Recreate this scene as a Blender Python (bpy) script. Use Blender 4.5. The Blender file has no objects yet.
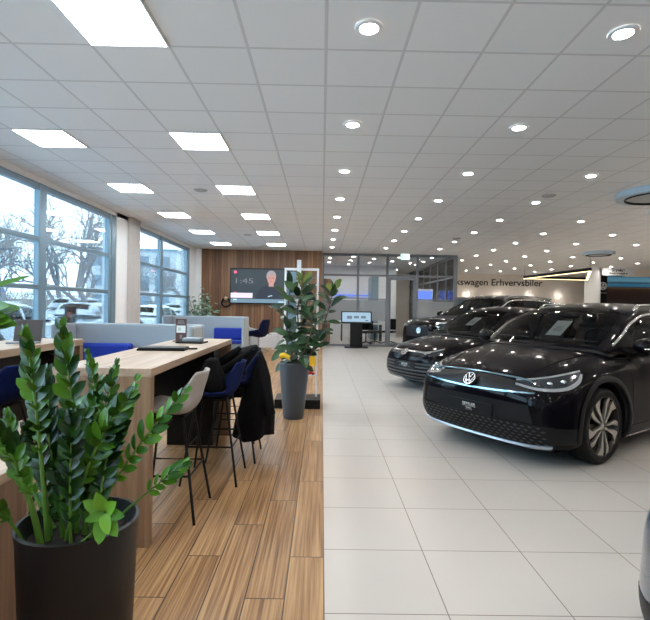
import bpy, bmesh, math, random
from mathutils import Vector, Matrix, noise
from mathutils.bvhtree import BVHTree
random.seed(7)
PI = math.pi
COL = bpy.context.scene.collection
R = math.radians
CEIL = 3.45

# ------------------------------------------------------------------ materials
def newmat(name):
    m = bpy.data.materials.new(name); m.use_nodes = True
    nt = m.node_tree
    return m, nt, nt.nodes['Principled BSDF']

def mat(name, col, rough=.5, metal=0, var=.06, scale=30, coat=0, bump=0, spec=.5, sheen=0, rvar=.0, stretch=None, trans=0, emit=0, ecol=None):
    m, nt, b = newmat(name)
    N, L = nt.nodes, nt.links
    tc = N.new('ShaderNodeTexCoord'); nz = N.new('ShaderNodeTexNoise')
    nz.inputs['Scale'].default_value = scale; nz.inputs['Detail'].default_value = 4
    if stretch:
        mp = N.new('ShaderNodeMapping'); mp.inputs['Scale'].default_value = stretch
        L.new(tc.outputs['Object'], mp.inputs[0]); L.new(mp.outputs[0], nz.inputs['Vector'])
    else:
        L.new(tc.outputs['Object'], nz.inputs['Vector'])
    mx = N.new('ShaderNodeMix'); mx.data_type = 'RGBA'
    mx.inputs[6].default_value = (*[c*(1-var) for c in col], 1)
    mx.inputs[7].default_value = (*[min(1, c*(1+var)) for c in col], 1)
    L.new(nz.outputs[0], mx.inputs[0]); L.new(mx.outputs[2], b.inputs['Base Color'])
    b.inputs['Roughness'].default_value = rough; b.inputs['Metallic'].default_value = metal
    b.inputs['Coat Weight'].default_value = coat; b.inputs['Coat Roughness'].default_value = .03
    b.inputs['Specular IOR Level'].default_value = spec
    if sheen: b.inputs['Sheen Weight'].default_value = sheen
    if trans: b.inputs['Transmission Weight'].default_value = trans
    if emit:
        b.inputs['Emission Color'].default_value = (*(ecol or col), 1); b.inputs['Emission Strength'].default_value = emit
    if bump:
        bp = N.new('ShaderNodeBump'); bp.inputs['Strength'].default_value = bump; bp.inputs['Distance'].default_value = .004
        L.new(nz.outputs[0], bp.inputs['Height']); L.new(bp.outputs[0], b.inputs['Normal'])
    return m

def emis(name, col, s, base=.8):
    m, nt, b = newmat(name)
    b.inputs['Base Color'].default_value = (base, base, base, 1)
    b.inputs['Emission Color'].default_value = (*col, 1); b.inputs['Emission Strength'].default_value = s
    return m

def glassmat(name, tint=(.9, .95, .97), refl=1.0, rough=.0):
    m = bpy.data.materials.new(name); m.use_nodes = True
    nt = m.node_tree; N, L = nt.nodes, nt.links
    N.remove(N['Principled BSDF']); out = N['Material Output']
    t = N.new('ShaderNodeBsdfTransparent'); t.inputs[0].default_value = (*tint, 1)
    g = N.new('ShaderNodeBsdfGlossy'); g.inputs['Roughness'].default_value = rough
    fr = N.new('ShaderNodeFresnel'); fr.inputs[0].default_value = 1.5
    mu = N.new('ShaderNodeMath'); mu.operation = 'MULTIPLY'; mu.inputs[1].default_value = refl
    mx = N.new('ShaderNodeMixShader')
    L.new(fr.outputs[0], mu.inputs[0]); L.new(mu.outputs[0], mx.inputs[0])
    L.new(t.outputs[0], mx.inputs[1]); L.new(g.outputs[0], mx.inputs[2]); L.new(mx.outputs[0], out.inputs[0])
    return m

class NX:
    """tiny node-expression helper"""
    def __init__(s, nt): s.nt = nt
    def m(s, op, a, b=None, c=None):
        n = s.nt.nodes.new('ShaderNodeMath'); n.operation = op
        for i, v in enumerate((a, b, c)):
            if v is None: continue
            if isinstance(v, (int, float)): n.inputs[i].default_value = v
            else: s.nt.links.new(v, n.inputs[i])
        return n.outputs[0]
    def comb(s, x, y, z=0):
        n = s.nt.nodes.new('ShaderNodeCombineXYZ')
        for i, v in enumerate((x, y, z)):
            if isinstance(v, (int, float)): n.inputs[i].default_value = v
            else: s.nt.links.new(v, n.inputs[i])
        return n.outputs[0]
    def pos(s):
        g = s.nt.nodes.new('ShaderNodeNewGeometry'); sp = s.nt.nodes.new('ShaderNodeSeparateXYZ')
        s.nt.links.new(g.outputs['Position'], sp.inputs[0]); return sp.outputs[0], sp.outputs[1], sp.outputs[2], g.outputs['Position']
    def noise(s, vec, scale=5, detail=3, w=None):
        n = s.nt.nodes.new('ShaderNodeTexNoise'); n.inputs['Scale'].default_value = scale; n.inputs['Detail'].default_value = detail
        s.nt.links.new(vec, n.inputs['Vector']); return n.outputs[0]
    def white(s, vec):
        n = s.nt.nodes.new('ShaderNodeTexWhiteNoise'); n.noise_dimensions = '3D'
        s.nt.links.new(vec, n.inputs['Vector']); return n.outputs['Value']
    def ramp(s, f, stops):
        n = s.nt.nodes.new('ShaderNodeValToRGB'); e = n.color_ramp.elements
        while len(e) < len(stops): e.new(.5)
        for i, (p, c) in enumerate(stops): e[i].position = p; e[i].color = (*c, 1)
        s.nt.links.new(f, n.inputs[0]); return n.outputs[0]
    def mix(s, f, a, b):
        n = s.nt.nodes.new('ShaderNodeMix'); n.data_type = 'RGBA'
        for i, v in ((0, f), (6, a), (7, b)):
            if isinstance(v, tuple): n.inputs[i].default_value = (*v, 1)
            elif isinstance(v, (int, float)): n.inputs[i].default_value = v
            else: s.nt.links.new(v, n.inputs[i])
        return n.outputs[2]
    def bump(s, h, st, dist=.002):
        n = s.nt.nodes.new('ShaderNodeBump'); n.inputs['Strength'].default_value = st; n.inputs['Distance'].default_value = dist
        s.nt.links.new(h, n.inputs['Height']); return n.outputs[0]

def grid_mask(x, u, off, size, w):   # 1 on the joint lines
    f = x.m('FRACT', x.m('DIVIDE', x.m('SUBTRACT', u, off - 60*size), size))
    d = x.m('MINIMUM', f, x.m('SUBTRACT', 1.0, f))
    return x.m('LESS_THAN', d, w/size/2)

def m_planks():
    m, nt, b = newmat('oak_look_planks'); x = NX(nt); X, Y, Z, P = x.pos()
    row = x.m('FLOOR', x.m('DIVIDE', x.m('SUBTRACT', .035, X), .2))
    v = x.m('ADD', x.m('ADD', Y, x.m('MULTIPLY', row, .4)), 60-2.77+1.2)
    cell = x.m('FLOOR', x.m('DIVIDE', v, 1.2))
    rnd = x.white(x.comb(row, cell, 3.0))
    gx = grid_mask(x, X, .035, .2, .007); gy = x.m('LESS_THAN', x.m('FRACT', x.m('DIVIDE', v, 1.2)), .006)
    joint = x.m('MAXIMUM', gx, gy)
    sh = x.m('MULTIPLY', rnd, 37.0)
    grain = x.noise(x.comb(x.m('MULTIPLY', X, 75.0), x.m('ADD', x.m('MULTIPLY', Y, 1.3), sh), sh), 1.0, 5)
    broad = x.noise(x.comb(x.m('MULTIPLY', X, 9.0), x.m('ADD', x.m('MULTIPLY', Y, .8), sh), sh), 1.0, 3)
    g = x.m('ADD', x.m('MULTIPLY', grain, .72), x.m('MULTIPLY', broad, .28))
    g = x.m('ADD', g, x.m('MULTIPLY', x.m('SUBTRACT', rnd, .5), .10))
    c = x.ramp(g, [(.32, (.15, .066, .024)), (.47, (.33, .18, .078)), (.6, (.48, .285, .135)), (.75, (.60, .39, .20))])
    c = x.mix(joint, c, (.075, .045, .028))
    nt.links.new(c, b.inputs['Base Color']); b.inputs['Roughness'].default_value = .42
    nt.links.new(x.bump(x.m('SUBTRACT', grain, x.m('MULTIPLY', joint, 2.0)), .25), b.inputs['Normal'])
    return m

def m_tiles():
    m, nt, b = newmat('porcelain_tiles'); x = NX(nt); X, Y, Z, P = x.pos()
    g = x.m('MAXIMUM', grid_mask(x, X, .035, .6, .0055), grid_mask(x, Y, 2.865, .6, .0055))
    cx = x.m('FLOOR', x.m('DIVIDE', x.m('SUBTRACT', X, .035), .6)); cy = x.m('FLOOR', x.m('DIVIDE', x.m('SUBTRACT', Y, 2.865), .6))
    rnd = x.white(x.comb(cx, cy, 1.0))
    n = x.noise(P, 3.0, 6)
    f = x.m('ADD', x.m('MULTIPLY', n, .6), x.m('MULTIPLY', rnd, .25))
    c = x.ramp(f, [(.2, (.55, .518, .485)), (.8, (.575, .542, .508))])
    c = x.mix(g, c, (.16, .125, .10))
    nt.links.new(c, b.inputs['Base Color'])
    nt.links.new(x.m('ADD', x.m('MULTIPLY', n, .02), .27), b.inputs['Roughness'])
    nt.links.new(x.bump(x.m('SUBTRACT', 1.0, g), .3), b.inputs['Normal'])
    return m

def m_ceiling():
    m, nt, b = newmat('ceiling_tiles'); x = NX(nt); X, Y, Z, P = x.pos()
    g = x.m('MAXIMUM', grid_mask(x, X, .0, .6, .024), grid_mask(x, Y, 3.65, .6, .024))
    n = x.noise(P, 140.0, 3)
    rnd = x.white(x.comb(x.m('FLOOR', x.m('DIVIDE', X, .6)), x.m('FLOOR', x.m('DIVIDE', x.m('SUBTRACT', Y, 3.65), .6)), 1.0))
    c = x.ramp(x.m('ADD', x.m('MULTIPLY', n, .5), x.m('MULTIPLY', rnd, .5)), [(.2, (.86, .86, .85)), (.8, (.89, .89, .88))])
    c = x.mix(g, c, (.68, .67, .66))
    nt.links.new(c, b.inputs['Base Color']); b.inputs['Roughness'].default_value = .7
    nt.links.new(x.bump(g, .3, .004), b.inputs['Normal'])
    return m

def m_woodwall():
    m, nt, b = newmat('walnut_wall_boards'); x = NX(nt); X, Y, Z, P = x.pos()
    bw = .11
    cell = x.m('FLOOR', x.m('DIVIDE', X, bw)); rnd = x.white(x.comb(cell, 2.0, 5.0))
    joint = grid_mask(x, X, 0.0, bw, .008)
    grain = x.noise(x.comb(x.m('MULTIPLY', X, 30.0), x.m('MULTIPLY', rnd, 20.0), x.m('MULTIPLY', Z, 1.2)), 1.0, 4)
    f = x.m('ADD', x.m('MULTIPLY', grain, .6), x.m('MULTIPLY', rnd, .4))
    c = x.ramp(f, [(.2, (.11, .046, .020)), (.5, (.23, .110, .050)), (.8, (.37, .20, .10))])
    c = x.mix(joint, c, (.03, .015, .01))
    nt.links.new(c, b.inputs['Base Color']); b.inputs['Roughness'].default_value = .5
    nt.links.new(x.bump(x.m('SUBTRACT', 1.0, joint), .6, .01), b.inputs['Normal'])
    return m

def m_oak(name, c0=(.36, .235, .15), c1=(.60, .44, .31), axis='Y', rough=.42):
    m, nt, b = newmat(name); x = NX(nt); tc = nt.nodes.new('ShaderNodeTexCoord'); sp = nt.nodes.new('ShaderNodeSeparateXYZ')
    nt.links.new(tc.outputs['Object'], sp.inputs[0]); X, Y, Z = sp.outputs
    k = {'X': (1.2, 30, 30), 'Y': (30, 1.2, 30), 'Z': (30, 30, 1.2)}[axis]
    v = x.comb(x.m('MULTIPLY', X, k[0]), x.m('MULTIPLY', Y, k[1]), x.m('MULTIPLY', Z, k[2]))
    g = x.noise(v, 1.0, 5)
    c = x.ramp(g, [(.3, c0), (.7, c1)])
    nt.links.new(c, b.inputs['Base Color']); b.inputs['Roughness'].default_value = rough
    nt.links.new(x.bump(g, .12), b.inputs['Normal'])
    return m

def m_leaf(name, dark, light, rough=.3):
    m, nt, b = newmat(name); x = NX(nt)
    tc = nt.nodes.new('ShaderNodeTexCoord'); g = nt.nodes.new('ShaderNodeNewGeometry')
    n = x.noise(tc.outputs['Object'], 14.0, 3)
    f = x.m('ADD', x.m('MULTIPLY', g.outputs['Random Per Island'], .6), x.m('MULTIPLY', n, .4))
    c = x.ramp(f, [(.2, dark), (.75, light)])
    nt.links.new(c, b.inputs['Base Color']); b.inputs['Roughness'].default_value = rough
    b.inputs['Specular IOR Level'].default_value = .32
    return m

M = {}
M['planks'] = m_planks(); M['tiles'] = m_tiles(); M['ceiling'] = m_ceiling(); M['woodwall'] = m_woodwall()
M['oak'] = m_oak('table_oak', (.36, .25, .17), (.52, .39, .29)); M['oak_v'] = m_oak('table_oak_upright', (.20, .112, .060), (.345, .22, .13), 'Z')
M['oak_edge'] = m_oak('oak_edging', (.42, .27, .16), (.62, .43, .27), 'Y')
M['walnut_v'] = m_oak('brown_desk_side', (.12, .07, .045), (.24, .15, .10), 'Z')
M['wall'] = mat('white_wall_paint', (.90, .91, .92), .7, var=.02, scale=60, bump=.05)
M['wall_warm'] = mat('warm_wall_paint', (.86, .78, .69), .7, var=.02, scale=60, bump=.05)
M['frame'] = mat('blue_grey_window_metal', (.22, .32, .39), .35, .3, var=.05)
M['gframe'] = mat('grey_partition_metal', (.22, .24, .27), .4, .4, var=.05)
M['white'] = mat('white_lacquer', (.82, .83, .84), .35, var=.02)
M['black'] = mat('black_powder_coat', (.007, .007, .008), .4, var=.1, spec=.25)
M['blackpl'] = mat('black_plastic', (.008, .008, .009), .45, var=.1, scale=80, spec=.2)
M['paint'] = mat('black_car_paint', (.003, .0025, .004), .3, .0, var=.15, scale=400, coat=.27, spec=.02)
M['navy_paint'] = mat('navy_car_paint', (.03, .055, .09), .2, .3, var=.15, scale=400, coat=1.0)
M['white_paint'] = mat('white_car_paint', (.72, .76, .80), .2, .0, var=.03, scale=300, coat=1.0)
M['silver_paint'] = mat('silver_car_paint', (.42, .47, .52), .25, .4, var=.05, scale=300, coat=1.0)
M['clad'] = mat('grey_wheel_arch_plastic', (.012, .012, .013), .5, var=.1, scale=200, bump=.1, spec=.25)
M['chrome'] = mat('brushed_silver_trim', (.62, .63, .66), .22, 1, var=.04)
M['blue_reflection_chrome'] = mat('polished_light_strip', (.24, .38, .46), .15, .9, var=.04)  # blue reflection on the strips put into the metal colour
M['lip'] = mat('silver_bumper_lip', (.50, .55, .62), .3, .6, var=.03)
M['alloy'] = mat('machined_alloy', (.50, .47, .43), .3, .85, var=.05)
M['alloy_dark'] = mat('dark_alloy', (.06, .055, .05), .35, .7, var=.05)
M['tyre'] = mat('tyre_rubber', (.010, .010, .011), .7, var=.15, scale=90, bump=.2, spec=.2)
M['lamp_glass'] = mat('headlight_lens', (.02, .024, .03), .1, .0, var=.1, coat=.4)
M['lamp_led'] = mat('headlight_reflector', (.75, .80, .85), .12, .9, var=.05)
M['cabin'] = mat('cabin_trim', (.02, .02, .022), .7, var=.1, scale=90)
M['seatf'] = mat('car_seat_fabric', (.045, .042, .045), .8, var=.15, scale=120)
M['carglass'] = glassmat('tinted_car_glass', (.42, .43, .43), .5)
M['paper'] = mat('white_paper', (.78, .84, .82), .7, var=.05, scale=25)
M['ink'] = mat('grey_print', (.35, .38, .38), .7)
M['window'] = glassmat('clear_window_glass', (.93, .97, .98), .8)
M['partition'] = glassmat('partition_glass', (.92, .95, .97), 1.0)
M['frost'] = mat('frosted_film', (.62, .65, .68), .5, var=.05, trans=0)
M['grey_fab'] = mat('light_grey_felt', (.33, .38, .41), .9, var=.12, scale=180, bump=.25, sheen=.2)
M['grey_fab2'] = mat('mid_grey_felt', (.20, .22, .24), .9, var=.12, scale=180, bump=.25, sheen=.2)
M['blue_fab'] = mat('royal_blue_fabric', (.006, .03, .30), .8, var=.12, scale=180, bump=.2)
M['navy_fab'] = mat('navy_shell_fabric', (.004, .008, .04), .8, var=.12, scale=150, bump=.15, spec=.15)
M['blue_shell'] = mat('blue_shell_fabric', (.0015, .008, .058), .8, var=.12, scale=150, bump=.15, spec=.15)
M['grey_shell'] = mat('grey_shell_plastic', (.36, .33, .31), .55, var=.06, scale=90)
M['pale_shell'] = mat('pale_shell_plastic', (.55, .62, .66), .5, var=.04)
M['coat_fab'] = mat('black_coat_cloth', (.004, .004, .005), .85, var=.2, scale=60, bump=.3, spec=.12)
M['zz'] = m_leaf('zz_plant_leaf', (.008, .038, .004), (.075, .20, .012), .3)
M['zz_lt'] = m_leaf('zz_plant_young_leaf', (.04, .17, .012), (.16, .36, .035), .3)
M['stalk'] = mat('green_stalk', (.10, .22, .03), .45, var=.25, scale=20)
M['rubber'] = m_leaf('rubber_plant_leaf', (.007, .026, .012), (.035, .085, .028), .42)
M['rubber_lt'] = m_leaf('rubber_plant_young_leaf', (.06, .11, .02), (.14, .17, .03), .35)
M['pale_leaf'] = m_leaf('variegated_leaf', (.03, .10, .04), (.30, .38, .28), .4)
M['bark'] = mat('brown_bark', (.10, .065, .04), .8, var=.3, scale=40, bump=.4)
M['soil'] = mat('dark_soil', (.014, .009, .006), .9, var=.6, scale=70, bump=1.0)
M['pot_dark'] = mat('charcoal_planter', (.010, .009, .010), .42, var=.1, scale=60, spec=.3)
M['pot_grey'] = mat('slate_grey_planter', (.055, .068, .085), .38, var=.08, scale=60)
M['terra'] = mat('reddish_clay', (.22, .07, .06), .6, var=.25, scale=30)
M['yellow'] = mat('yellow_card', (.85, .52, .01), .55, var=.05)
M['brown_card'] = mat('brown_menu_card', (.10, .045, .035), .5, var=.1)
M['bronze'] = mat('copper_metal', (.55, .26, .10), .25, .9, var=.15)
M['red'] = mat('red_plastic', (.55, .02, .03), .4)
M['grey_el'] = mat('grey_electronics', (.22, .26, .30), .4, var=.05)
M['snow'] = mat('snowy_ground', (.62, .66, .70), .9, var=.25, scale=.6)
M['tree'] = mat('hazed_winter_bark', (.24, .24, .25), .9, var=.3, scale=12)  # bark lightened, outdoor haze put into its colour
M['hedge'] = mat('bare_hedge_twigs', (.30, .28, .26), .9, var=.5, scale=9)
M['build'] = mat('pale_render', (.55, .58, .60), .8, var=.08, scale=2)
M['bwin'] = mat('dark_building_window', (.20, .27, .34), .2, var=.1)
M['desk_dark'] = mat('dark_office_furniture', (.01, .011, .012), .5, spec=.3)
M['curtain'] = mat('beige_curtain_fabric', (.58, .55, .53), .85, var=.08, scale=90, bump=.2)
M['ring_blue'] = mat('pale_blue_acrylic', (.50, .62, .70), .3, var=.05)
M['ceil_grey'] = mat('grey_ceiling_metal', (.45, .45, .45), .5)
M['panel_em'] = emis('led_panel_light', (.90, .96, 1.0), 14.5)
M['down_em'] = emis('downlight_light', (1.0, .925, .84), 150)
M['strip_em'] = emis('warm_led_strip', (1.0, .78, .38), 1.6)
M['blue_em'] = emis('blue_led_strip', (.10, .22, 1.0), .8, .1)
M['exit_em'] = emis('exit_sign_face', (.75, 1.0, .92), .9, .1)
M['exit_green'] = emis('exit_sign_green', (.02, .45, .22), 1.0)
M['text'] = mat('black_lettering', (.02, .02, .022), .5)
M['text_w'] = mat('white_lettering', (.75, .77, .78), .5)
M['plate'] = mat('dealer_plate_black', (.006, .007, .009), .35, spec=.25)
M['honey'] = mat('honeycomb_grille_plastic', (.05, .052, .056), .35, var=.1)

# ------------------------------------------------------------------ mesh builder
class MB:
    def __init__(s): s.v = []; s.f = []
    def add(s, vs, fs):
        o = len(s.v); s.v += [tuple(p) for p in vs]; s.f += [tuple(i+o for i in f) for f in fs]; return s
    def box(s, x0, x1, y0, y1, z0, z1, rz=0, c=None):
        vs = [(x, y, z) for x in (x0, x1) for y in (y0, y1) for z in (z0, z1)]
        if rz:
            cx, cy = c or ((x0+x1)/2, (y0+y1)/2); ca, sa = math.cos(rz), math.sin(rz)
            vs = [(cx+(x-cx)*ca-(y-cy)*sa, cy+(x-cx)*sa+(y-cy)*ca, z) for x, y, z in vs]
        return s.add(vs, [(0, 1, 3, 2), (4, 6, 7, 5), (0, 4, 5, 1), (2, 3, 7, 6), (0, 2, 6, 4), (1, 5, 7, 3)])
    def tube(s, pts, r, n=8, caps=True, flat=None):
        pts = [Vector(p) for p in pts]; k = len(pts)
        rr = r if isinstance(r, (list, tuple)) else [r]*k
        vs = []; up = Vector((0, 0, 1)); prev = None
        for i, p in enumerate(pts):
            t = (pts[min(i+1, k-1)]-pts[max(i-1, 0)]).normalized()
            if prev is None: a = t.cross(up if abs(t.z) < .95 else Vector((1, 0, 0))).normalized()
            else: a = (prev - t*prev.dot(t)).normalized()
            prev = a; b = t.cross(a)
            for j in range(n):
                an = 2*PI*j/n
                vs.append(p + a*math.cos(an)*rr[i] + b*math.sin(an)*rr[i]*(flat or 1))
        fs = [(i*n+j, i*n+(j+1) % n, (i+1)*n+(j+1) % n, (i+1)*n+j) for i in range(k-1) for j in range(n)]
        if caps: fs += [tuple(range(n))[::-1], tuple((k-1)*n+j for j in range(n))]
        return s.add(vs, fs)
    def lathe(s, prof, n=32, c=(0, 0, 0), axis='z', a0=0, a1=2*PI):
        full = abs(a1-a0-2*PI) < 1e-6; m = n if full else n+1; vs = []
        for r, h in prof:
            for j in range(m):
                an = a0+(a1-a0)*j/n; x, y = r*math.cos(an), r*math.sin(an)
                vs.append((c[0]+x, c[1]+y, c[2]+h) if axis == 'z' else (c[0]+x, c[1]+h, c[2]+y) if axis == 'y' else (c[0]+h, c[1]+x, c[2]+y))
        fs = []
        for i in range(len(prof)-1):
            for j in range(n):
                q = (j+1) % m
                fs.append((i*m+j, i*m+q, (i+1)*m+q, (i+1)*m+j))
        return s.add(vs, fs)
    def disc(s, c, r, n=24, axis='z', h=.0):
        return s.lathe([(1e-5, h), (r, h)], n, c, axis)
    def grid(s, fn, nu, nv, wrap=False):
        vs = [fn(i/nu, j/nv) for i in range(nu+1) for j in range(nv+1)]; w = nv+1
        return s.add(vs, [(i*w+j, (i+1)*w+j, (i+1)*w+j+1, i*w+j+1) for i in range(nu) for j in range(nv)])
    def prism(s, poly, z0, z1, T=None):
        n = len(poly); vs = [(x, y, z0) for x, y in poly]+[(x, y, z1) for x, y in poly]
        if T: vs = [T(*p) for p in vs]
        return s.add(vs, [tuple(range(n))[::-1], tuple(range(n, 2*n))]+[(i, (i+1) % n, n+(i+1) % n, n+i) for i in range(n)])
    def ell(s, c, r, n=16, m=10, T=None):
        vs = []
        for i in range(m+1):
            th = PI*i/m
            for j in range(n):
                ph = 2*PI*j/n; p = Vector((c[0]+r[0]*math.sin(th)*math.cos(ph), c[1]+r[1]*math.sin(th)*math.sin(ph), c[2]+r[2]*math.cos(th)))
                vs.append(T(p) if T else p)
        return s.add(vs, [(i*n+j, (i+1)*n+j, (i+1)*n+(j+1) % n, i*n+(j+1) % n) for i in range(m) for j in range(n)])
    def build(s, name, m, parent=None, smooth=False, bevel=0, solid=0, merge=False, sub=0, auto=None, loc=None):
        me = bpy.data.meshes.new(name); me.from_pydata(s.v, [], s.f)
        bm = bmesh.new(); bm.from_mesh(me)
        if merge: bmesh.ops.remove_doubles(bm, verts=bm.verts, dist=1e-4)
        bmesh.ops.recalc_face_normals(bm, faces=bm.faces)
        bm.to_mesh(me); bm.free()
        me.materials.append(m if not isinstance(m, str) else M[m])
        if smooth or auto:
            me.polygons.foreach_set('use_smooth', [True]*len(me.polygons))
            me.set_sharp_from_angle(angle=R(auto or 40))
        o = bpy.data.objects.new(name, me); COL.objects.link(o)
        if parent: o.parent = parent
        if loc: o.location = loc
        if solid:
            md = o.modifiers.new('solid', 'SOLIDIFY'); md.thickness = solid; md.offset = 0
        if sub:
            md = o.modifiers.new('sub', 'SUBSURF'); md.levels = sub; md.render_levels = sub
        if bevel:
            md = o.modifiers.new('bevel', 'BEVEL'); md.width = bevel; md.segments = 2; md.limit_method = 'ANGLE'; md.harden_normals = False
        return o

def box(x0, x1, y0, y1, z0, z1, **k): return MB().box(x0, x1, y0, y1, z0, z1, **k)

def tag(o, label=None, cat=None, group=None, kind=None):
    if label: o['label'] = label
    if cat: o['category'] = cat
    if group: o['group'] = group
    if kind: o['kind'] = kind
    return o
def thing(name, label, cat, loc=(0, 0, 0), rz=0, group=None, scale=1):
    o = bpy.data.objects.new(name, None); COL.objects.link(o)
    o.empty_display_size = .1; o.location = loc; o.rotation_euler = (0, 0, rz); o.scale = (scale,)*3
    return tag(o, label, cat, group)
def struct(o, label=None): o['kind'] = 'structure'; return tag(o, label)
def copy_tree(o, parent=None, swap=None):
    c = o.copy(); COL.objects.link(c); c.parent = parent
    if swap and c.type == 'MESH':
        for i, s_ in enumerate(o.data.materials):
            if s_ and s_.name in swap:
                c.material_slots[i].link = 'OBJECT'; c.material_slots[i].material = swap[s_.name]
    for ch in list(o.children): copy_tree(ch, c, swap)
    return c
def text(s, size, m, parent, origin, xdir=(1, 0, 0), ydir=(0, 0, 1), depth=.002, width=None, align='CENTER', name='lettering', bold=0):
    cu = bpy.data.curves.new('t', 'FONT'); cu.body = s; cu.size = size; cu.extrude = depth; cu.align_x = align; cu.align_y = 'CENTER'; cu.offset = bold
    ob = bpy.data.objects.new('t', cu); COL.objects.link(ob)
    dg = bpy.context.evaluated_depsgraph_get(); me = bpy.data.meshes.new_from_object(ob.evaluated_get(dg))
    bpy.data.objects.remove(ob); 
    xs = [v.co.x for v in me.vertices]; w = max(xs)-min(xs)
    k = width/w if width else 1
    X = Vector(xdir).normalized(); Y = Vector(ydir).normalized(); Z = X.cross(Y)
    for v in me.vertices:
        c = v.co.copy(); v.co = Vector(origin)+X*c.x*k+Y*c.y+Z*c.z
    me.materials.clear(); me.materials.append(M[m]); me.name = name
    o = bpy.data.objects.new(name, me); COL.objects.link(o)
    if parent: o.parent = parent
    return o

# ================================================================== ROOM SHELL
WX = -4.5          # window wall inner face
YB, YW, YG, YE = -3.5, 17.0, 17.6, 27.0
XR = 20.0
struct(box(WX-.3, .035, YB, YE, -.12, 0).build('floor', 'planks'), 'oak look plank floor of the cafe side')
struct(box(.035, XR, YB, YE, -.12, 0).build('floor', 'tiles'), 'pale porcelain tile floor of the car showroom')
struct(box(WX-.3, XR, YB, YE, CEIL, CEIL+.15).build('ceiling', 'ceiling'), 'white suspended tile ceiling')
struct(box(WX-.25, XR, YB-.2, YB, 0, CEIL).build('wall_rear', 'wall'))
struct(box(XR, XR+.2, YB, YE, 0, CEIL).build('wall_right', 'wall_warm'))
struct(box(-.2, XR, YE, YE+.2, 0, CEIL).build('wall_back', 'wall_warm'), 'cream back wall carrying the black lettering')
struct(box(WX, -.02, YW, YW+.25, 0, CEIL).build('wall_wood', 'woodwall'), 'brown vertical board wall behind the television')
struct(box(WX-.3, WX, 16.08, YW+.25, 0, CEIL).build('wall_left', 'wall'))
struct(box(WX, WX+.17, 16.85, 16.999, 0, CEIL).build('trim_corner', 'wall'))
struct(box(WX-.3, WX+.0, 10.36, 11.45, 0, CEIL).build('wall_left', 'wall'), 'white wall pier between the two windows')
struct(box(WX-.3, WX, YB, 16.08, 3.36, CEIL).build('trim_window_head', 'wall'))
struct(box(WX-.3, WX+.04, YB, 10.36, 0, .35).build('wall_left', 'wall'))
struct(box(WX-.3, WX+.04, 11.45, 16.08, 0, .35).build('wall_left', 'wall'))
# glass office: back and side
struct(box(-.02, 3.6, 23.0, 23.2, 0, CEIL).build('wall_office', 'wall'))
struct(box(-.2, -.02, YW+.25, YE, 0, CEIL).build('wall_office', 'wall'))

def window_unit(name, y0, y1, mull, label):
    f = MB(); x0, x1 = WX-.10, WX-.02; z0, z1 = .35, 3.36
    f.box(x0, x1, y0, y1, z1-.10, z1); f.box(x0, x1, y0, y1, z0, z0+.08)
    for za in (1.67, 2.44): f.box(x0+.02, x1, y0, y1, za, za+.075)
    for ya, w in mull: f.box(x0, x1+.01, ya, ya+w, z0, z1)
    o = struct(f.build(name, 'frame', bevel=.006), label)
    g = box(WX-.07, WX-.06, y0, y1, z0, z1).build('window_pane', 'window', o)
    return o
window_unit('window_1', YB, 10.36, [(-3.5, .2), (-1.3, .2), (.9, .2), (3.15, .2), (5.33, .2), (7.56, .20), (10.02, .10), (10.16, .20)], 'large blue grey framed window beside the tables')
window_unit('window_2', 11.45, 16.08, [(11.45, .12), (13.2, .22), (15.78, .10), (15.95, .13)], 'far blue grey framed window behind the sofas')

# curtain gathered at the pier
c = MB()
def cf(u, v):
    y = 10.93+u*.55; a = u*9*PI
    return (WX+.052+.045*math.sin(a-PI/2)*(1-.2*v)+.01*math.sin(7*v+u*5), y, .01+v*3.438)
c.grid(cf, 90, 12)
tag(c.build('curtain', 'curtain', smooth=True, solid=.004, auto=80), 'beige pleated curtain gathered beside the white pier between the windows', 'curtain')

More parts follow.
